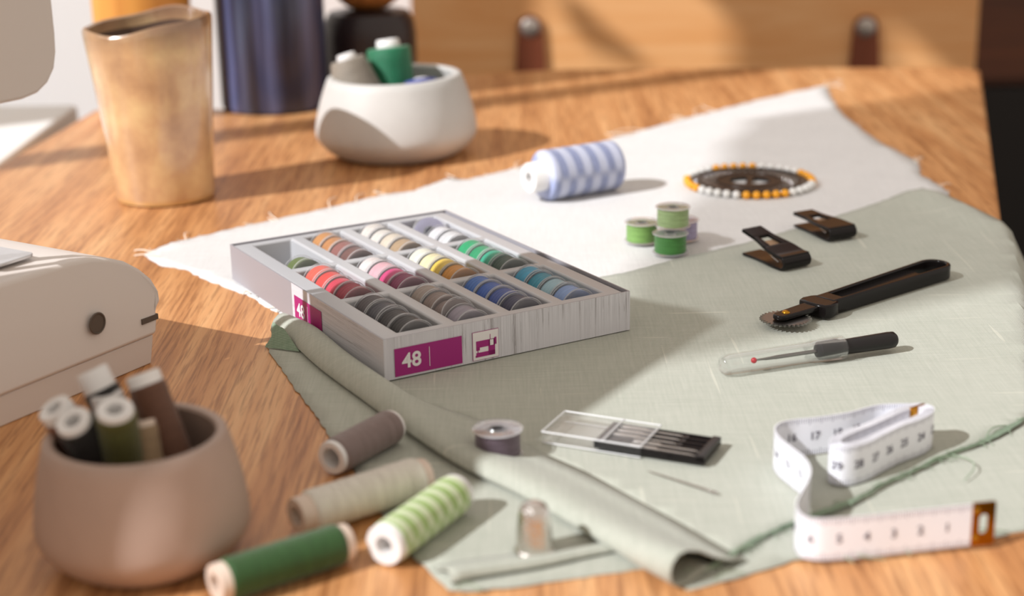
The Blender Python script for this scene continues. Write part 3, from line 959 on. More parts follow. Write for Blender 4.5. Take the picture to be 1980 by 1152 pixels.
# shift the crease border right so the flat sheet starts inside the roll
crs = []
for i, p in enumerate(crease):
    t = (crease[min(i + 1, len(crease) - 1)] - crease[max(i - 1, 0)]).normalized()
    w_ = .0146 + .0154 * kf(i / (len(crease) - 1)); crs.append((p.x - t.y * w_, p.y + t.x * w_))
crs = [q for q in crs if inside(q, [(p.x, p.y) for p in crease] + up_pts[::-1])]
def zg(x, y):
    z = ZG2 + .0004 * sin(26 * x + 8 * y) * sin(21 * y - 5 * x)
    # crease ridge near the far right corner and the overhang past the table edge
    ex = e1 + (cr - e1) * ((y - e1.y) / (cr.y - e1.y))
    if x > ex.x + .004: z -= (x - ex.x - .004) * 1.6
    a, b = T(1790, 385), T(1905, 440)
    d = (b - a); L2 = d.x * d.x + d.y * d.y
    t = max(0, min(1, ((x - a.x) * d.x + (y - a.y) * d.y) / L2)); dist = sqrt((a.x + t * d.x - x) ** 2 + (a.y + t * d.y - y) ** 2)
    z += .004 * math.exp(-(dist / .012) ** 2)
    return z
bm = bmesh.new()
upoly = crs[::-1] + up_pts
cloth_mesh(bm, upoly, zg, 0.008, 0.0005, 0.004)
PB = [(.034, ZG2 + .0001), (.026, .0024), (.019, .0042), (.012, .0068), (.006, .0080), (.002, .0078), (-.0008, .0062), (-.0016, .0042), (-.0008, .0024), (.0015, .0016), (.006, .0015), (.012, .0019), (.016, .0028)]
PA = [(.0150, .0034), (.0146, .0062), (.0128, .0086), (.0100, .0101), (.0066, .0099), (.0034, .0082), (.0010, .0060), (-.0004, .0040), (-.0003, .0024), (.0015, .0016), (.005, .0015), (.009, .0019), (.012, .0028)]
rows = []
for i, p in enumerate(crease):
    f = i / (len(crease) - 1); q = kf(f)
    t = (crease[min(i + 1, len(crease) - 1)] - crease[max(i - 1, 0)]).normalized(); side = Vector((-t.y, t.x, 0))
    hz = 1 + .75 * max(0, (f - .80) / .2) ** 2
    prev = [(a_[0] * (1 - q) + b_[0] * q, (a_[1] * (1 - q) + b_[1] * q)) for a_, b_ in zip(PA, PB)]
    pull = .006 * max(0, 1 - f / .06)      # the open end is cut back obliquely
    rows.append([bm.verts.new(Vector((p.x, p.y, 0)) + side * s_ - t * pull * (z_ / .010) + Vector((0, 0, z_ * hz if z_ > .0018 else z_))) for s_, z_ in prev])
for A_, B_ in zip(rows[:-1], rows[1:]):
    for j in range(len(PA) - 1): bm.faces.new((A_[j], A_[j + 1], B_[j + 1], B_[j]))
o = new_obj('upper_layer', bm, M['linen_green'], gc); o.matrix_local = Gi
s_ = o.modifiers.new('thick', 'SOLIDIFY'); s_.thickness = .0004; s_.offset = -1
# torn seam of the upper layer: a ragged darker edge that curls up, and single loose threads
bm = bmesh.new()
sp = catmull([T(x, y) for x, y in seam], .0025)
rows = []
for i, p in enumerate(sp):
    t = (sp[min(i + 1, len(sp) - 1)] - sp[max(i - 1, 0)]).normalized(); nrm = Vector((t.y, -t.x, 0))
    w = (.0001 + .0019 * max(0, sin(i * .21) * sin(i * .083 + 1)) ** .7) + random.uniform(0, .0005)
    rows.append([bm.verts.new(p + nrm * w * .8 * -1 + Vector((0, 0, ZG2 + .0008))), bm.verts.new(p + Vector((0, 0, ZG2 + .0016 + random.uniform(0, .0006)))), bm.verts.new(p + nrm * w + Vector((0, 0, ZG2 - .0002)))])
for A, B in zip(rows[:-1], rows[1:]):
    for j in range(2): bm.faces.new((A[j], A[j + 1], B[j + 1], B[j]))
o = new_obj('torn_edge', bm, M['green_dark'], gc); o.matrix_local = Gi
bm = bmesh.new()
for a in [(1838, 888, 26, 50, .25), (1790, 905, 60, -8, .1), (1560, 1090, 90, 8, .2), (1640, 1078, 70, 14, -.3), (1905, 862, 40, -30, .1), (1420, 1085, 40, -14, .2), (1830, 1054, 120, -14, .1), (1700, 1072, 60, 12, .3), (1380, 1135, 60, -14, .1), (880, 1148, 50, 6, .2)]:
    strand(bm, *a, r=.00028, z=.0022)
for i in range(70):
    p = sp[random.randrange(len(sp))]; a = random.uniform(0, 6.28); q = p + Vector((cos(a), sin(a), 0)) * random.uniform(.002, .006)
    tube(bm, [p + Vector((0, 0, .002)), (p + q) / 2 + Vector((0, 0, .003)), q + Vector((0, 0, .0016))], .00015, 5)
o = new_obj('frayed_threads', bm, M['fray_green'], gc); o.matrix_local = Gi; o['kind'] = 'stuff'

# ------------------------------------------------------------------ bobbin box
YAW = 0.519258
BF = Vector((-0.0585, 0.6948, 0)); BA = Vector((cos(YAW), sin(YAW), 0)); BB = Vector((-BA.y, BA.x, 0))
BW, BD, BH = 0.1340, 0.1928, 0.0221
ZB = 0.0022
bx = empty('bobbin_box', (BF.x, BF.y, 0), YAW)
tag(bx, 'open silver-grey card box of colourful bobbins marked 48', 'box')
bm = bmesh.new(); th = .0008
def quad(p, mi):
    f = bm.faces.new([bm.verts.new(q) for q in p]); f.material_index = mi
# outer faces: front 0, side 1, satin 2
vsp = .1065
quad([(0, 0, ZB), (BW, 0, ZB), (BW, 0, BH), (0, 0, BH)], 0)
quad([(0, vsp, ZB), (0, 0, ZB), (0, 0, BH), (0, vsp, BH)], 1)
quad([(0, BD, ZB), (0, vsp, ZB), (0, vsp, BH), (0, BD, BH)], 2)
quad([(BW, 0, ZB), (BW, BD, ZB), (BW, BD, BH), (BW, 0, BH)], 1)
quad([(BW, BD, ZB), (0, BD, ZB), (0, BD, BH), (BW, BD, BH)], 2)
quad([(0, 0, ZB), (0, BD, ZB), (BW, BD, ZB), (BW, 0, ZB)], 2)
i0, i1, j0, j1 = th, BW - th, th, BD - th
quad([(0, 0, BH), (BW, 0, BH), (i1, j0, BH), (i0, j0, BH)], 2); quad([(0, BD, BH), (0, 0, BH), (i0, j0, BH), (i0, j1, BH)], 2)
quad([(BW, 0, BH), (BW, BD, BH), (i1, j1, BH), (i1, j0, BH)], 2); quad([(BW, BD, BH), (0, BD, BH), (i0, j1, BH), (i1, j1, BH)], 2)
zb = ZB + .0006
quad([(i0, j0, BH), (i1, j0, BH), (i1, j0, zb), (i0, j0, zb)], 2); quad([(i0, j1, BH), (i0, j0, BH), (i0, j0, zb), (i0, j1, zb)], 2)
quad([(i1, j0, BH), (i1, j1, BH), (i1, j1, zb), (i1, j0, zb)], 2); quad([(i1, j1, BH), (i0, j1, BH), (i0, j1, zb), (i1, j1, zb)], 2)
quad([(i0, j0, zb), (i1, j0, zb), (i1, j1, zb), (i0, j1, zb)], 2)
bmesh.ops.remove_doubles(bm, verts=bm.verts, dist=1e-6)
carton = new_obj('carton', bm, None, bx, False, mats=[M['silver_front'], M['silver_side'], M['silver_satin']])

CU = [(.0113, .0337), (.0412, .0636), (.0708, .0932), (.1004, .1228)]
CV = [(.1318, .1865), (.0700, .1258), (.0085, .0640)]
TZ, TF = .0214, .0034
u0, u1, v0, v1 = .0009, .1318, .0010, .1918
us = sorted({u0, u1} | {x for c in CU for x in c}); vs_ = sorted({v0, v1} | {x for c in CV for x in c})
bm = bmesh.new(); vt = {}
def V(x, y, z):
    k_ = (round(x, 6), round(y, 6), round(z, 6))
    if k_ not in vt: vt[k_] = bm.verts.new((x, y, z))
    return vt[k_]
for i in range(len(us) - 1):
    for j in range(len(vs_) - 1):
        a, b, c, d = us[i], us[i + 1], vs_[j], vs_[j + 1]
        if (a, b) in CU and (c, d) in CV:
            g = .0006
            T4 = [(a, c), (b, c), (b, d), (a, d)]; B4 = [(a + g, c + g), (b - g, c + g), (b - g, d - g), (a + g, d - g)]
            for k_ in range(4):
                m_ = (k_ + 1) % 4
                bm.faces.new((V(*T4[k_], TZ), V(*T4[m_], TZ), V(*B4[m_], TF), V(*B4[k_], TF)))
            bm.faces.new([V(*q, TF) for q in B4])
        else:
            bm.faces.new((V(a, c, TZ), V(b, c, TZ), V(b, d, TZ), V(a, d, TZ)))
R4 = [(u0, v0), (u1, v0), (u1, v1), (u0, v1)]
for A_, ex in (((u0,), 0), ((u1,), 0)):
    for j in range(len(vs_) - 1): bm.faces.new((V(A_[0], vs_[j], TZ), V(A_[0], vs_[j + 1], TZ), V(A_[0], vs_[j + 1], zb + .0003), V(A_[0], vs_[j], zb + .0003)))
for v_ in (v0, v1):
    for i in range(len(us) - 1): bm.faces.new((V(us[i], v_, TZ), V(us[i + 1], v_, TZ), V(us[i + 1], v_, zb + .0003), V(us[i], v_, zb + .0003)))
tray = new_obj('tray', bm, M['tray'], bx, True, .0013, 3)

# printed labels
def on_front(me, name, m, u, z, parent, d=.0003):
    o = mesh_obj(name, me, m, parent, False)
    o.matrix_local = Matrix.Translation((u, -d, z)) @ Matrix.Rotation(radians(90), 4, 'X'); return o
def on_left(me, name, m, v, z, parent, d=.0003):
    o = mesh_obj(name, me, m, parent, False)
    o.matrix_local = Matrix.Translation((-d, v, z)) @ Matrix.Rotation(radians(-90), 4, 'Z') @ Matrix.Rotation(radians(90), 4, 'X'); return o
def rect(w, h, name): return plate_mesh(name, [[(-w / 2, -h / 2), (w / 2, -h / 2), (w / 2, h / 2), (-w / 2, h / 2)]], .0001)
lb = on_front(rect(.0348, .0134, 'label'), 'label', M['magenta'], .0226, .0100, carton); lb['label'] = 'magenta label with white 48 on the long front side'
on_front(text_mesh('numeral', '48', .0098, .00002, .00022), 'numeral', M['print_white'], .0138, .0099, carton, .0005)
on_front(rect(.00025, .0094, 'divider'), 'divider', M['print_white'], .0229, .0101, carton, .0005)
lb = on_left(rect(.0336, .0134, 'label'), 'label', M['magenta_sunlit'], .0860, .0100, carton); lb['label'] = 'magenta label with white 48 on the narrow left side'
on_left(text_mesh('numeral', '48', .0098, .00002, .00022), 'numeral', M['print_white'], .0947, .0099, carton, .0005)
on_left(rect(.00025, .0094, 'divider'), 'divider', M['print_white'], .0858, .0101, carton, .0005)
ic = on_front(rect(.0140, .0140, 'icon_frame'), 'icon_frame', M['magenta'], .0525, .0100, carton, .00025)
on_front(rect(.0136, .0136, 'icon_panel'), 'icon_panel', M['print_white'], .0525, .0100, carton, .0004)
bm = bmesh.new()
for x0, y0, x1, y1 in ((.12, .44, .86, .68), (.60, .10, .86, .68), (.12, .10, .86, .26), (.12, .34, .26, .46), (.17, .24, .20, .40), (.84, .46, .92, .72), (.665, .68, .685, .86), (.09, .10, .15, .17)):
    box(bm, (-.0068 + x0 * .0136, -.0068 + y0 * .0136, 0), (-.0068 + x1 * .0136, -.0068 + y1 * .0136, .00008))
me = bpy.data.meshes.new('machine_icon'); bm.to_mesh(me); bm.free(); on_front(me, 'machine_icon', M['magenta'], .0525, .0100, carton, .0005)
on_front(rect(.0018, .0028, 'icon_window'), 'icon_window', M['print_white'], .0556, .0108, carton, .00068)

# ------------------------------------------------------------------ bobbins
BR, BT = .0103, .0122
bm = bmesh.new()
fl = .0009; h = BT / 2
for s in (-1, 1):
    lathe(bm, [(.0030, s * h), (.0044, s * h), (.0046, s * (h - .0003)), (BR - .0003, s * (h - .0002)), (BR, s * (h - .0004)), (BR, s * (h - fl + .0001)), (BR - .0002, s * (h - fl)), (.0030, s * (h - fl))], 40, closed=True)
lathe(bm, [(.0030, -h + fl), (.0040, -h + fl), (.0040, h - fl), (.0030, h - fl)], 24, closed=True)
SPOOL_ME = bpy.data.meshes.new('spool'); bmesh.ops.recalc_face_normals(bm, faces=bm.faces); bm.to_mesh(SPOOL_ME); bm.free()
bm = bmesh.new()
tr_ = .0091
pr = [(.0041, -h + fl + .0001)] + [(tr_ * (1 + .008 * sin(i * 1.9)), -h + fl + .00015 + (BT - 2 * fl - .0003) * i / 14) for i in range(15)] + [(.0041, h - fl - .0001)]
lathe(bm, pr, 40)
THREAD_ME = bpy.data.meshes.new('thread'); bmesh.ops.recalc_face_normals(bm, faces=bm.faces); bm.to_mesh(THREAD_ME); bm.free()
for me_ in (SPOOL_ME, THREAD_ME):
    me_.polygons.foreach_set('use_smooth', [True] * len(me_.polygons)); me_.set_sharp_from_angle(angle=radians(40))
SPOOL_ME.materials.append(M['clear']); SPOOL_ME.materials.append(M['clear_edge'])
for p_ in SPOOL_ME.polygons:
    if min(sqrt(SPOOL_ME.vertices[i].co.x ** 2 + SPOOL_ME.vertices[i].co.y ** 2) for i in p_.vertices) > BR - .0004: p_.material_index = 1
THREAD_ME.materials.append(M['core_white'])


def bobbin(label, mat4, col, group):
    r = empty('bobbin'); r.matrix_world = mat4; tag(r, label, 'bobbin', group)
    for nm, me_ in (('spool', SPOOL_ME), ('thread', THREAD_ME)):
        o = bpy.data.objects.new(nm, me_); COL.objects.link(o); o.parent = r
        if nm == 'thread':
            o.material_slots[0].link = 'OBJECT'; o.material_slots[0].material = thread_mat(col, None, 4200)
    return r


def slot_pos(ci, ri, k):
    u = (CU[ci][0] + CU[ci][1]) / 2
    v = CV[ri][1] - .0030 - BT / 2 - k * (BT + .00035)
    return BF + BA * u + BB * v + Vector((0, 0, .0142))


COLN = {0: 'leftmost', 1: 'second', 2: 'third', 3: 'rightmost'}
SETS = {
    (0, 1): [('coral', 'e8604e'), ('vermilion red', 'e2473f'), ('rose red', 'd23a52'), ('crimson', 'a8243f')],
    (0, 2): [('dark plum grey', '4a4246'), ('slate grey', '42424c'), ('charcoal', '2a2628'), ('black', '191617')],
    (1, 0): [('tan orange', 'c98d52'), ('light brown', 'c08450'), ('rosy brown', '96605a'), ('cocoa brown', '75504a')],
    (1, 1): [('near white pink', 'e6dcda'), ('pale pink', 'e6b2bc'), ('hot pink', 'd8407f'), ('magenta', '8c1f56')],
    (1, 2): [('taupe', 'a19288'), ('mauve taupe', '8d7a72'), None, ('lavender grey', '9a92a0')],
    (2, 0): [('ivory', 'e0d9d2'), ('off white', 'e2dcd4'), ('cream', 'dcd0be'), ('sandy tan', 'b39878')],
    (2, 1): [('lime white', 'e6e6d6'), ('pale lemon', 'ece2b4'), ('yellow', 'ecc84c'), ('orange', 'd6902c')],
    (2, 2): [('cornflower blue', '2f68b8'), ('royal blue', '1f56b0'), ('deep blue', '24489a'), ('navy', '23244a')],
    (3, 0): [None, None, ('white', 'dedee2'), ('silver white', 'd8d8da')],
    (3, 1): [('emerald green', '12a268'), ('jade green', '1c9a66'), ('mint green', '2ea886'), ('dark forest green', '2c4a3c')],
    (3, 2): [('sky teal', '2e9ac0'), ('teal', '1c8ea8'), ('pale aqua', 'a0c6d4'), ('pale blue', '8aa8dc')],
}
ROWN = {0: 'back', 1: 'middle', 2: 'front'}
for (ci, ri), lst in SETS.items():
    for k_, it in enumerate(lst):
        if not it: continue
        p = slot_pos(ci, ri, k_) + Vector((0, 0, random.uniform(-.0003, .0003)))
        ax = (BB + BA * random.uniform(-.03, .03) + Vector((0, 0, random.uniform(-.05, .01)))).normalized()
        bobbin('%s thread bobbin in the %s row of the silver box' % (it[0], ROWN[ri]), axis_matrix(p, ax, random.uniform(0, 6)), it[1], 'bobbins in the silver box')
# leaning ones and the nearly empty first compartment
def at_uv(u, v, z): return BF + BA * u + BB * v + Vector((0, 0, z))
bobbin('olive green thread bobbin alone in the nearly empty back left slot', axis_matrix(at_uv(.0225, .1430, .0130), BB + Vector((0, 0, -.10)), .4), '5f7238', 'bobbins in the silver box')
bobbin('lilac thread bobbin tilted back in the far corner of the silver box', axis_matrix(at_uv(.1116, .1715, .0148), BB * -.78 + BA * -.22 + Vector((0, 0, .50)), .4), 'c2bfe4', 'bobbins in the silver box')
bobbin('pinkish grey thread bobbin tipped over showing its hub', axis_matrix(at_uv(.0524, .0315, .0141), BB * -.92 + BA * .10 + Vector((0, 0, .30)), .4), '85736e', 'bobbins in the silver box')

# loose bobbins on the cloths
def flat_bobbin(label, px, py, zc, col, group, tilt=(0, 0, 1)):
    p = T(px, py, zc - BT / 2); p.z = zc
    return bobbin(label, axis_matrix(p, tilt, random.uniform(0, 6)), col, group)
GB = 'stack of four bobbins on the white linen'
zb1 = .0018 + BT / 2
flat_bobbin('deep green bobbin at the front of the small bobbin stack', 1296, 488, zb1, '4a8f42', GB)
flat_bobbin('apple green bobbin at the left of the small bobbin stack', 1241, 466, zb1, '86b45e', GB)
flat_bobbin('lavender bobbin at the back right of the small bobbin stack', 1318, 461, zb1, 'b3a8cc', GB)
p1 = T(1301, 437, 0.0020 + BT); p1.z = .0020 + BT * 1.5
bobbin('pale green bobbin resting on top of the small bobbin stack', axis_matrix(p1, (0, 0, 1), 1), 'a9c489', GB)
flat_bobbin('mauve bobbin lying alone on the green cloth by the needle case', 963, 880, .0021 + BT / 2, '6c5c68', None)

# ------------------------------------------------------------------ pin wheel
pw = T(1449, 357.5); PR = .0402
wheel = empty('pin_disc', (pw.x, pw.y, .0026)); tag(wheel, 'black round pin disc ringed with bead headed pins on the white linen', 'pin disc')
def circ(r, n=64, ph=0): return [(r * cos(2 * pi * i / n + ph), r * sin(2 * pi * i / n + ph)) for i in range(n)]
def dpath(side):
    pts = [(side * (.0022 + .0118 * cos(a)), .0098 * sin(a)) for a in [-pi / 2 + pi * i / 16 for i in range(17)]]
    return [(x * .95, y) for x, y in pts]
ca = radians(-12)
def rotp(pts, a): return [(x * cos(a) - y * sin(a), x * sin(a) + y * cos(a)) for x, y in pts]
holes = [rotp(dpath(1), ca), rotp(dpath(-1), ca)] + [rotp(rrect(.0255, -.0030, .0300, .0030, .001), a) for a in (radians(150), radians(-42))]
me = plate_mesh('disc', [circ(PR - .0012, 96)] + holes, .0014, .0003)
mesh_obj('disc', me, M['black_satin'], wheel)
bm = bmesh.new(); lathe(bm, [(.0205, .0006), (.0208, .0012), (.0222, .0012), (.0225, .0006)], 64, closed=True); new_obj('ring_ridge', bm, M['black_satin'], wheel)
bm = bmesh.new(); lathe(bm, [(.0325, .0006), (.0328, .0014), (.0342, .0014), (.0345, .0006)], 64, closed=True); new_obj('ring_ridge', bm, M['black_satin'], wheel)
PIN_ME = {}
for nm in ('yellow', 'pearl'):
    bm = bmesh.new()
    lathe(bm, [(0, -.0027)] + [(.0027 * sin(pi * i / 12), -.0027 * cos(pi * i / 12)) for i in range(1, 12)] + [(0, .0027)], 20, mi=0)
    before = set(bm.faces)
    tube(bm, [(0, 0, -.0020), (0, 0, -.020)], .0003, 6)
    for f in bm.faces:
        if f not in before: f.material_index = 1
    me_ = bpy.data.meshes.new('pin'); bm.to_mesh(me_); bm.free(); me_.materials.append(M[nm]); me_.materials.append(M['steel'])
    me_.polygons.foreach_set('use_smooth', [True] * len(me_.polygons)); PIN_ME[nm] = me_
for i in range(40):
    a = radians(-101 + 9 * i)          # starts just right of the nearest point
    g_ = (i // 5) % 8
    kind = 'yellow' if g_ % 2 == 0 else 'pearl'
    place = {0: 'at the clip side', 1: 'at the right', 2: 'at the far right', 3: 'at the far side', 4: 'at the far left', 5: 'at the blue spool side', 6: 'at the left', 7: 'at the green bobbin side'}[g_]
    o = bpy.data.objects.new('pin', PIN_ME[kind]); COL.objects.link(o)
    d = Vector((cos(a), sin(a), 0))
    o.matrix_world = axis_matrix(wheel.location + d * (PR + .0014) + Vector((0, 0, .0006)), d, 0)
    tag(o, 'one of five %s headed pins %s of the black pin disc' % ('yellow' if kind == 'yellow' else 'white', place), 'pin', '%s headed pins %s of the pin disc' % ('yellow' if kind == 'yellow' else 'white', place))


# ------------------------------------------------------------------ black clips
def clip(label, nose_px, az, L, w0, w1, open_z, zbase):
    p = T(*nose_px, zbase)
    root = empty('sewing_clip', p, radians(az)); tag(root, label, 'clip')
    # side profile (x from nose to the grip end, z up): lower jaw, nose bend, upper jaw
    N = 14
    def low(x): return .0009 + .0022 * math.exp(-((x - L * .42) / (L * .16)) ** 2) * .35
    def upz(x):
        f = x / L
        return .0074 + (open_z - .0074) * max(0, (f - .14) / .86) ** 1.05
    def strip(bm, pts, wf, th):
        rows = []
        for i, (x, z) in enumerate(pts):
            a = pts[max(i - 1, 0)]; b = pts[min(i + 1, len(pts) - 1)]
            tx, tz = b[0] - a[0], b[1] - a[1]; l_ = sqrt(tx * tx + tz * tz); nx, nz = -tz / l_ * th / 2, tx / l_ * th / 2
            w = wf(x) / 2
            rows.append([bm.verts.new((x + nx, -w, z + nz)), bm.verts.new((x + nx, w, z + nz)), bm.verts.new((x - nx, w, z - nz)), bm.verts.new((x - nx, -w, z - nz))])
        for A, B in zip(rows[:-1], rows[1:]):
            for k_ in range(4): bm.faces.new((A[k_], A[(k_ + 1) % 4], B[(k_ + 1) % 4], B[k_]))
        bm.faces.new(rows[0][::-1]); bm.faces.new(rows[-1])
    def wf(x):
        f_ = min(1, max(0, (x / L - .30) / .48)); f_ = f_ * f_ * (3 - 2 * f_)
        return w0 + (w1 - w0) * f_
    bm = bmesh.new()
    strip(bm, [(L * (1 - i / N) * .98, low(L * (1 - i / N) * .98)) for i in range(N)] + [(.0034 - .0034 * sin(a) , .0042 - .0033 * cos(a)) for a in [pi * .05 * k_ for k_ in range(2, 20)]] , wf, .0015)
    new_obj('lower_jaw', bm, M['black_plastic'], root, True, .0004, 2)
    # upper jaw with a window: two side rails, nose plate, grip plate
    xa, xb = L * .44, L * .73
    bm = bmesh.new(); n1 = 8
    strip(bm, [(.0012 + (xa - .0012) * i / n1, upz(.0012 + (xa - .0012) * i / n1)) for i in range(n1 + 1)], wf, .0021)
    strip(bm, [(xb + (L - xb) * i / 6, upz(xb + (L - xb) * i / 6)) for i in range(7)], wf, .0021)
    for s in (-1, 1):
        rows = []
        for i in range(9):
            x = xa + (xb - xa) * i / 8; z = upz(x); w = wf(x) / 2; wi = w * .52
            rows.append([bm.verts.new((x, s * wi, z + .00105)), bm.verts.new((x, s * w, z + .00105)), bm.verts.new((x, s * w, z - .00105)), bm.verts.new((x, s * wi, z - .00105))])
        for A, B in zip(rows[:-1], rows[1:]):
            for k_ in range(4): bm.faces.new((A[k_], A[(k_ + 1) % 4], B[(k_ + 1) % 4], B[k_]))
    bmesh.ops.remove_doubles(bm, verts=bm.verts, dist=1e-6)
    new_obj('upper_jaw', bm, M['black_plastic'], root, True, .0004, 2)
    bm = bmesh.new()
    strip(bm, [(xa - .002 + (xb - xa) * .86 * i / 8, upz(xa - .002 + (xb - xa) * .86 * i / 8) - .0009) for i in range(9)], lambda x: w1 * .62, .0006)
    new_obj('spring', bm, M['tan_metal'], root, True)
    bm = bmesh.new()
    for s in (-1, 1):
        tube(bm, [(L * .20, s * w0 * .32, .0035), (L * .32, s * w0 * .33, .0052), (L * .45, s * w1 * .36, .0062)], .0006, 8)
    new_obj('spring_wire', bm, M['steel'], root, True)
    return root

clip('black plastic clip standing open on the green cloth edge', (1541, 521), 121, .040, .0195, .0136, .0145, .0022)
clip('black plastic clip farther back, half on the white linen', (1630, 465), 116, .040, .0190, .0140, .0082, .0022)

# ------------------------------------------------------------------ tracing wheel
def onaxis(name, pa, pb, z):
    a, b = T(*pa, z), T(*pb, z)
    return a, atan2(b.y - a.y, b.x - a.x), sqrt((b.x - a.x) ** 2 + (b.y - a.y) ** 2)
a_, az_, _ = onaxis('x', (1519, 622), (1797, 532), .004)
ROT_L = .1285
rc_ = empty('tracing_wheel', (a_.x, a_.y, .0020), az_)
tag(rc_, 'black handled tracing wheel with toothed steel disc on the green cloth', 'tracing wheel')
gear = []
NTEE = 32
for i in range(NTEE):
    a0 = 2 * pi * i / NTEE
    gear += [(.0107 * cos(a0), .0107 * sin(a0)), (.0130 * cos(a0 + pi / NTEE * .9), .0128 * sin(a0 + pi / NTEE * .9))]
me = plate_mesh('toothed_wheel', [gear], .0007); o = mesh_obj('toothed_wheel', me, M['steel_dark'], rc_, False); o.location = (0, 0, .0036)
# handle: long rounded frame with a recessed floor and an eye at the far end
hs, he = .0290, ROT_L
def hand_out(grow):
    pts = []
    w_ = lambda x: .0062 + .0028 * ((x - hs) / (he - hs)) + grow
    n = 12
    xs_ = [hs + (he - .009 - hs) * i / n for i in range(n + 1)]
    pts += [(x, -w_(x)) for x in xs_]
    r_ = w_(he - .009)
    pts += [(he - .009 + r_ * cos(a), r_ * sin(a)) for a in [-pi / 2 + pi * i / 14 for i in range(1, 14)]]
    pts += [(x, w_(x)) for x in xs_[::-1]]
    return pts
inner = [(max(x, hs + .006) if abs(x - hs) < 1e-6 else x, y) for x, y in hand_out(-.0024)]
inner = [(x + .003 if x < hs + .008 else x, y) for x, y in inner]
me = plate_mesh('handle', [hand_out(0), inner], .0078, .0009, 2); hd = mesh_obj('handle', me, M['black_plastic'], rc_); hd.location = (0, 0, .0041)
xe = he - .020
flo = [(x, y) for x, y in hand_out(-.0022) if x < xe] 
flo = [p for p in hand_out(-.0022) if p[0] < xe and p[1] < 0] + [(xe, -.0052), (xe - .003, 0), (xe, .0052)] + [p for p in hand_out(-.0022) if p[0] < xe and p[1] > 0]
me = plate_mesh('handle_floor', [flo], .0030, .0003); o = mesh_obj('handle_floor', me, M['black_plastic'], rc_); o.location = (0, 0, .0038)
# neck with finger wings and the fork arm over the wheel
neck = [(.0185, -.0030), (.0200, -.0085), (.0235, -.0098), (.0290, -.0088), (.0330, -.0064), (.0330, .0064), (.0290, .0088), (.0235, .0098), (.0200, .0085), (.0185, .0030)]
me = plate_mesh('neck', [neck], .0070, .0012, 2); o = mesh_obj('neck', me, M['black_plastic'], rc_); o.location = (0, 0, .0042)
forkp = stadium(-.0035, .0215, .0040, 12, .0050)
me = plate_mesh('fork', [forkp], .0026, .0009, 2); o = mesh_obj('fork', me, M['black_plastic'], rc_); o.location = (.0, 0, .0056)
bm = bmesh.new(); lathe(bm, [(0, .0011), (.0012, .0010), (.0020, .0004), (.0021, 0), (0, 0)], 20); o = new_obj('rivet', bm, M['brass'], rc_); o.location = (0, 0, .0069)

# ------------------------------------------------------------------ seam ripper
zr = .0022 + .0052
A = T(1391, 711, zr - .001); B = T(1731, 659.5, zr - .001); A.z = B.z = zr
L_ = (B - A).length
sr = empty('seam_ripper'); sr.matrix_world = axis_matrix(A, B - A); tag(sr, 'black seam ripper with clear cap and red tip on the green cloth', 'seam ripper')
lc = L_ * .69
bm = bmesh.new()
lathe(bm, [(0, 0), (.0022, .0002), (.0042, .0016), (.0049, .004), (.0050, lc - .018), (.0052, lc - .0165), (.0056, lc - .0155), (.0057, lc - .001), (.0056, lc), (.0050, lc), (.0050, lc - .015), (.0045, lc - .0165), (.0044, .005), (.0036, .0024), (0, .0012)], 40)
new_obj('cap', bm, M['clear_cap'], sr)
bm = bmesh.new(); lathe(bm, [(0, lc - .0135), (.0030, lc - .0135), (.0043, lc - .0125), (.0045, lc - .003), (.0037, lc - .001), (.0037, lc + .003), (.0040, L_ - .004), (.0038, L_ - .0012), (.0028, L_), (0, L_)], 36)
new_obj('handle', bm, M['black_satin'], sr)
bm = bmesh.new()
zf = lc - .0135
def fp(z, x): return (x, 0, z)
tube(bm, [fp(zf + .002, 0), fp(zf - .018, 0), fp(zf - .022, .0003)], .0009, 10)
tube(bm, [fp(zf - .021, .0003), fp(zf - .026, .0013), fp(zf - .033, .0016)], [.0008, .0006, .0004], 8)
tube(bm, [fp(zf - .021, .0002), fp(zf - .0255, -.0014), fp(zf - .029, -.0022)], [.0008, .0006, .0002], 8)
fk = new_obj('steel_fork', bm, M['steel_dark'], sr); fk.rotation_euler = (0, 0, radians(155))
bm = bmesh.new(); bmesh.ops.create_uvsphere(bm, u_segments=16, v_segments=10, radius=.0014)
o = new_obj('red_ball', bm, M['red'], sr); o.parent = fk; o.location = (.0016, 0, zf - .0335)

# ------------------------------------------------------------------ measuring tape
TH = .0158
ZT = .0022
outer = [(1885, 974), (1780, 985), (1690, 995), (1620, 1001), (1580, 1002), (1553, 996), (1541, 982), (1541, 968), (1551, 948), (1564, 925), (1567, 904), (1556, 884), (1532, 865), (1508, 846), (1498, 830), (1506, 818), (1532, 811), (1580, 806), (1640, 797), (1700, 782)]
pts = [T(x, y, TH + ZT) for x, y in outer]
# spiral coil: dog-bone loops around the axis from the near-left to the far-right end, winding inwards
cl, crr = T(1612, 862, TH + ZT), T(1795, 782, TH + ZT)
ax = (crr - cl); ax.z = 0; AL = ax.length; ax.normalize(); an = Vector((-ax.y, ax.x, 0))
turns = 5.0; per = 40
spi = []
for i in range(int(turns * per) + 1):
    f = i / per; shrink = .00085 * f
    rx = AL / 2 - shrink * 1.2; a = radians(38) - 2 * pi * f
    rad = .0078 - shrink
    c_, s__ = cos(a), sin(a)
    x = (abs(c_) ** .55) * (1 if c_ > 0 else -1) * rx
    wx = rad * (1 - .28 * math.exp(-(x / (AL * .22)) ** 2))
    y = (abs(s__) ** .8) * (1 if s__ > 0 else -1) * wx
    q = (cl + crr) / 2 + ax * x + an * y; q.z = TH + ZT
    spi.append(q)
path = catmull(pts + spi, .0009)
root = empty('measuring_tape', (path[0].x, path[0].y, ZT)); tag(root, 'white measuring tape folded in loops with brass end at the right front', 'measuring tape')
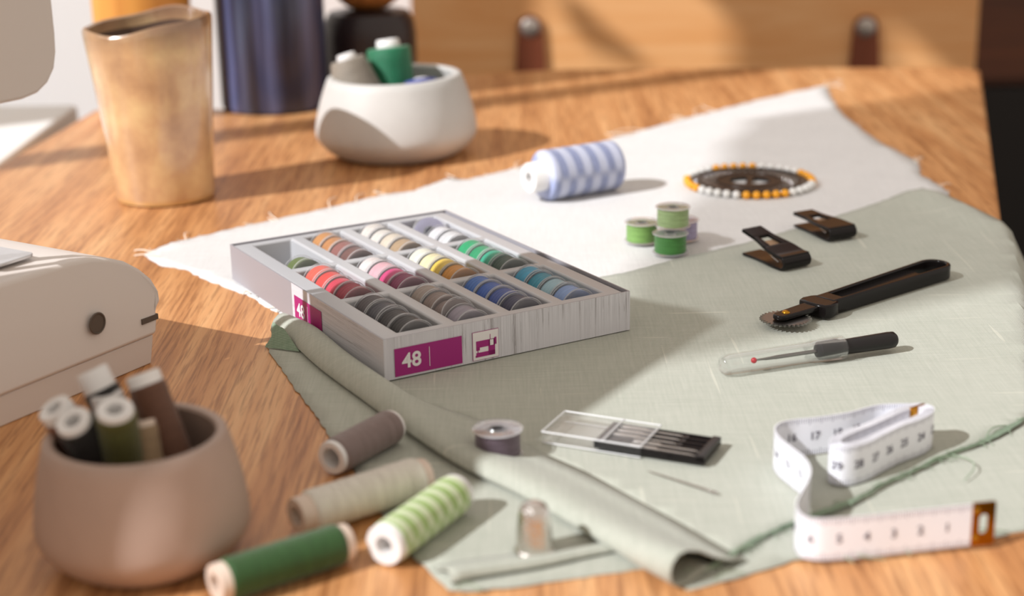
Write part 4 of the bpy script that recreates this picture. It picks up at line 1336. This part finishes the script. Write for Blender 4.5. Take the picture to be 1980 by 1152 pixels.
bm = bmesh.new(); uvl = bm.loops.layers.uv.new('UVMap')
rows = []; s_len = 0; lens = []
for i, p in enumerate(path):
    t = (path[min(i + 1, len(path) - 1)] - path[max(i - 1, 0)]); t.z = 0; t.normalize(); nn = Vector((-t.y, t.x, 0)) * .00022
    if i: s_len += (p - path[i - 1]).length
    lens.append(s_len)
    q = Vector((p.x, p.y, 0)) - root.location; q.z = 0
    rows.append([bm.verts.new(q + nn), bm.verts.new(q + nn + Vector((0, 0, TH))), bm.verts.new(q - nn + Vector((0, 0, TH))), bm.verts.new(q - nn)])
vco = (0, 1, 1, 0)
for i, (A_, B_) in enumerate(zip(rows[:-1], rows[1:])):
    for k_ in range(4):
        m_ = (k_ + 1) % 4
        f = bm.faces.new((A_[k_], A_[m_], B_[m_], B_[k_]))
        for lp_, (u_, v_) in zip(f.loops, ((lens[i], vco[k_]), (lens[i], vco[m_]), (lens[i + 1], vco[m_]), (lens[i + 1], vco[k_]))):
            lp_[uvl].uv = (u_, v_) if k_ in (0, 2) else (u_, .5)
bm.faces.new(rows[0]); bm.faces.new(rows[-1][::-1])
new_obj('ribbon', bm, M['tape'], root)
# printed centimetre numbers on the outer face, some on the inner face
bm = bmesh.new()
def put_text(bm, body, i, side, size=.0046, z=TH * .5):
    me_ = text_mesh('n', body, size, 0, .00008)
    t = (path[min(i + 4, len(path) - 1)] - path[max(i - 4, 0)]); t.z = 0; t.normalize()
    nn = Vector((-t.y, t.x, 0)) * side
    xdir = Vector((0, 0, 1)).cross(nn) ; 
    base = Vector((path[i].x, path[i].y, 0)) - root.location; base.z = z
    vv = [bm.verts.new(base + nn * .0004 + xdir * v.co.x + Vector((0, 0, v.co.y))) for v in me_.vertices]
    for p_ in me_.polygons:
        try: bm.faces.new([vv[j] for j in p_.vertices])
        except ValueError: pass
    bpy.data.meshes.remove(me_)
cmi = 1
first_turn = lens[-1]
for i, l_ in enumerate(lens):
    if l_ >= cmi * .0098:
        put_text(bm, str(cmi), i, 1)
        if 9 < cmi: put_text(bm, str(cmi), i, -1)
        cmi += 1
    if cmi > 34: break
for f in bm.faces: pass
me = bpy.data.meshes.new('printed_numbers'); bm.to_mesh(me); bm.free(); mesh_obj('printed_numbers', me, M['print_grey'], root, False)
# brass end plates
def brass_end(p0, dirv, name='brass_end'):
    w = .0108
    hole = stadium(-.0022, .0022, .0016, 8)
    hole = [(y, x) for x, y in hole]
    outl = rrect(-.0044, -TH / 2 - .0004, .0044, TH / 2 + .0004, .0008)
    me_ = plate_mesh(name, [outl, hole], .0011, .0002)
    o_ = mesh_obj(name, me_, M['gold'], root)
    d = Vector(dirv); d.z = 0; d.normalize()
    nrm = Vector((0, 0, 1)).cross(d)
    mw = Matrix(((d.x, 0, -nrm.x, 0), (d.y, 0, -nrm.y, 0), (0, 1, 0, 0), (0, 0, 0, 1)))
    o_.matrix_local = Matrix.Translation(Vector((p0.x, p0.y, ZT + TH / 2)) - root.location + d * .0036) @ mw
    bm_ = bmesh.new()
    for yy in (-.0052, .0052):
        for zz in (.0005, -.0005):
            rr_ = lathe(bm_, [(0, zz * 2.4), (.0008, zz * 2.1), (.0013, zz)], 16)
            vs__ = [v for r_ in rr_ for v in r_]
            bmesh.ops.translate(bm_, verts=vs__, vec=(-.0028, yy, 0))
    new_obj('rivets', bm_, M['brass'], o_)
brass_end(path[0], path[0] - path[8])
brass_end(path[-1], path[-1] - path[-8])

# ------------------------------------------------------------------ needle case
zc = .0022
c0, c1, c2 = T(1048, 856, zc), T(1238, 886, zc), T(1093, 806, zc)
e_x = (c1 - c0); Lx = e_x.length; ang = atan2(e_x.y, e_x.x)
WY = .0245
case = empty('needle_case', (c0.x, c0.y, zc), ang); tag(case, 'clear plastic needle case with black insert slid halfway out', 'needle case')
hgt = .0050
bm = bmesh.new(); t_ = .0007
box(bm, (0, 0, 0), (Lx, WY, t_)); box(bm, (0, 0, hgt - t_), (Lx, WY, hgt))
box(bm, (0, 0, t_), (Lx, t_, hgt - t_)); box(bm, (0, WY - t_, t_), (Lx, WY, hgt - t_)); box(bm, (0, t_, t_), (t_, WY - t_, hgt - t_))
sl = new_obj('sleeve', bm, M['clear_sleeve'], case, False)
bm = bmesh.new()
for y in (0.0, WY): tube(bm, [(0, y, hgt), (Lx, y, hgt)], .00035, 6); tube(bm, [(0, y, 0.0004), (Lx, y, .0004)], .0003, 6)
for x in (0.0, Lx): tube(bm, [(x, 0, hgt), (x, WY, hgt)], .0004, 6)
tube(bm, [(Lx * .62, 0, hgt + .0001), (Lx * .62, WY, hgt + .0001)], .0005, 6)
k = NT('frosted_rib'); k.base((.8, .81, .82)); k.val('Roughness', .3); k.val('Alpha', .55)
new_obj('sleeve_rib', bm, k.m, sl)
X0, X1 = Lx * .52, Lx + .0262
bm = bmesh.new(); box(bm, (X0, .0011, .0009), (X1, WY - .0011, .0020))
box(bm, (X0, .0011, .0020), (X0 + .003, WY - .0011, .0040)); box(bm, (X1 - .0035, .0011, .0020), (X1, WY - .0011, .0044)); box(bm, (Lx + .011, .0011, .0020), (Lx + .0135, WY - .0011, .0034))
for i in range(6):
    y = .0011 + (WY - .0022 - .0009) * i / 5
    box(bm, (X0, y, .0020), (X1, y + .0009, .0038))
new_obj('insert', bm, M['black_plastic'], case, False, .0002, 1)
for i in range(5):
    yc = .0011 + .00045 + (WY - .0022 - .0009) * (i + .5) / 5
    bm = bmesh.new()
    tube(bm, [(0, 0, 0), (.0105, 0, 0), (.0120, 0, 0), (.0250, 0, 0), (.0280, 0, 0)], [.0010, .0010, .00055, .00045, .00005], 10)
    nd = new_obj('machine_needle', bm, M['steel'])
    q = Vector((case.location.x, case.location.y, zc)) + Matrix.Rotation(ang, 3, 'Z') @ Vector((X0 + .0045 + (.0105 if i in (0, 1) else 0), yc, .0032))
    nd.matrix_world = Matrix.Translation(q) @ Matrix.Rotation(ang, 4, 'Z')
    pos = ('nearest the viewer', 'second from the viewer', 'in the middle', 'fourth from the viewer', 'farthest from the viewer')[i]
    tag(nd, 'steel needle %s in the clear needle case' % pos, 'needle', 'needles in the clear case')
# loose needle
A, B = T(1252, 910, .0026), T(1389, 954, .0026)
ln = empty('sewing_needle', A); tag(ln, 'thin steel needle lying loose in front of the needle case', 'needle')
d = B - A
bm = bmesh.new(); tube(bm, [d * f for f in (0, .08, .6, .8, .84)], [.00012, .0003, .0005, .00055, .0005], 8)
sd = Vector((-d.y, d.x, 0)).normalized() * .0006
for s in (-1, 1): tube(bm, [d * .83, d * .87 + sd * s, d * .96 + sd * s, d], .00032, 8)
new_obj('shaft', bm, M['steel'], ln)

# ------------------------------------------------------------------ thimble
q = T(1034, 1076)
thm = empty('thimble', (q.x, q.y + .001, .0018)); tag(thm, 'silver metal thimble standing on the lower green cloth layer', 'thimble')
bm = bmesh.new()
lathe(bm, [(.0066, .0004), (.0070, 0), (.0074, .0006), (.0072, .0014), (.0067, .0018), (.0066, .003), (.0061, .009), (.0056, .0135), (.0051, .0162), (.0043, .0176), (.0030, .0184), (.0014, .0186), (0, .0186)], 48)
lathe(bm, [(.0066, .0004), (.0061, .003), (.0052, .013), (.0040, .0168), (0, .0176)], 48)
bmesh.ops.remove_doubles(bm, verts=bm.verts, dist=1e-5)
k = NT('dimpled_silver'); k.base((.70, .66, .62)); k.val('Metallic', 1.0); k.val('Roughness', .22)
vo = k.node('ShaderNodeTexVoronoi'); vo.inputs['Scale'].default_value = 900; k.link(k.coord(), vo.inputs['Vector']); k.bump(vo.outputs['Distance'], .5, .0004)
new_obj('body', bm, k.m, thm)
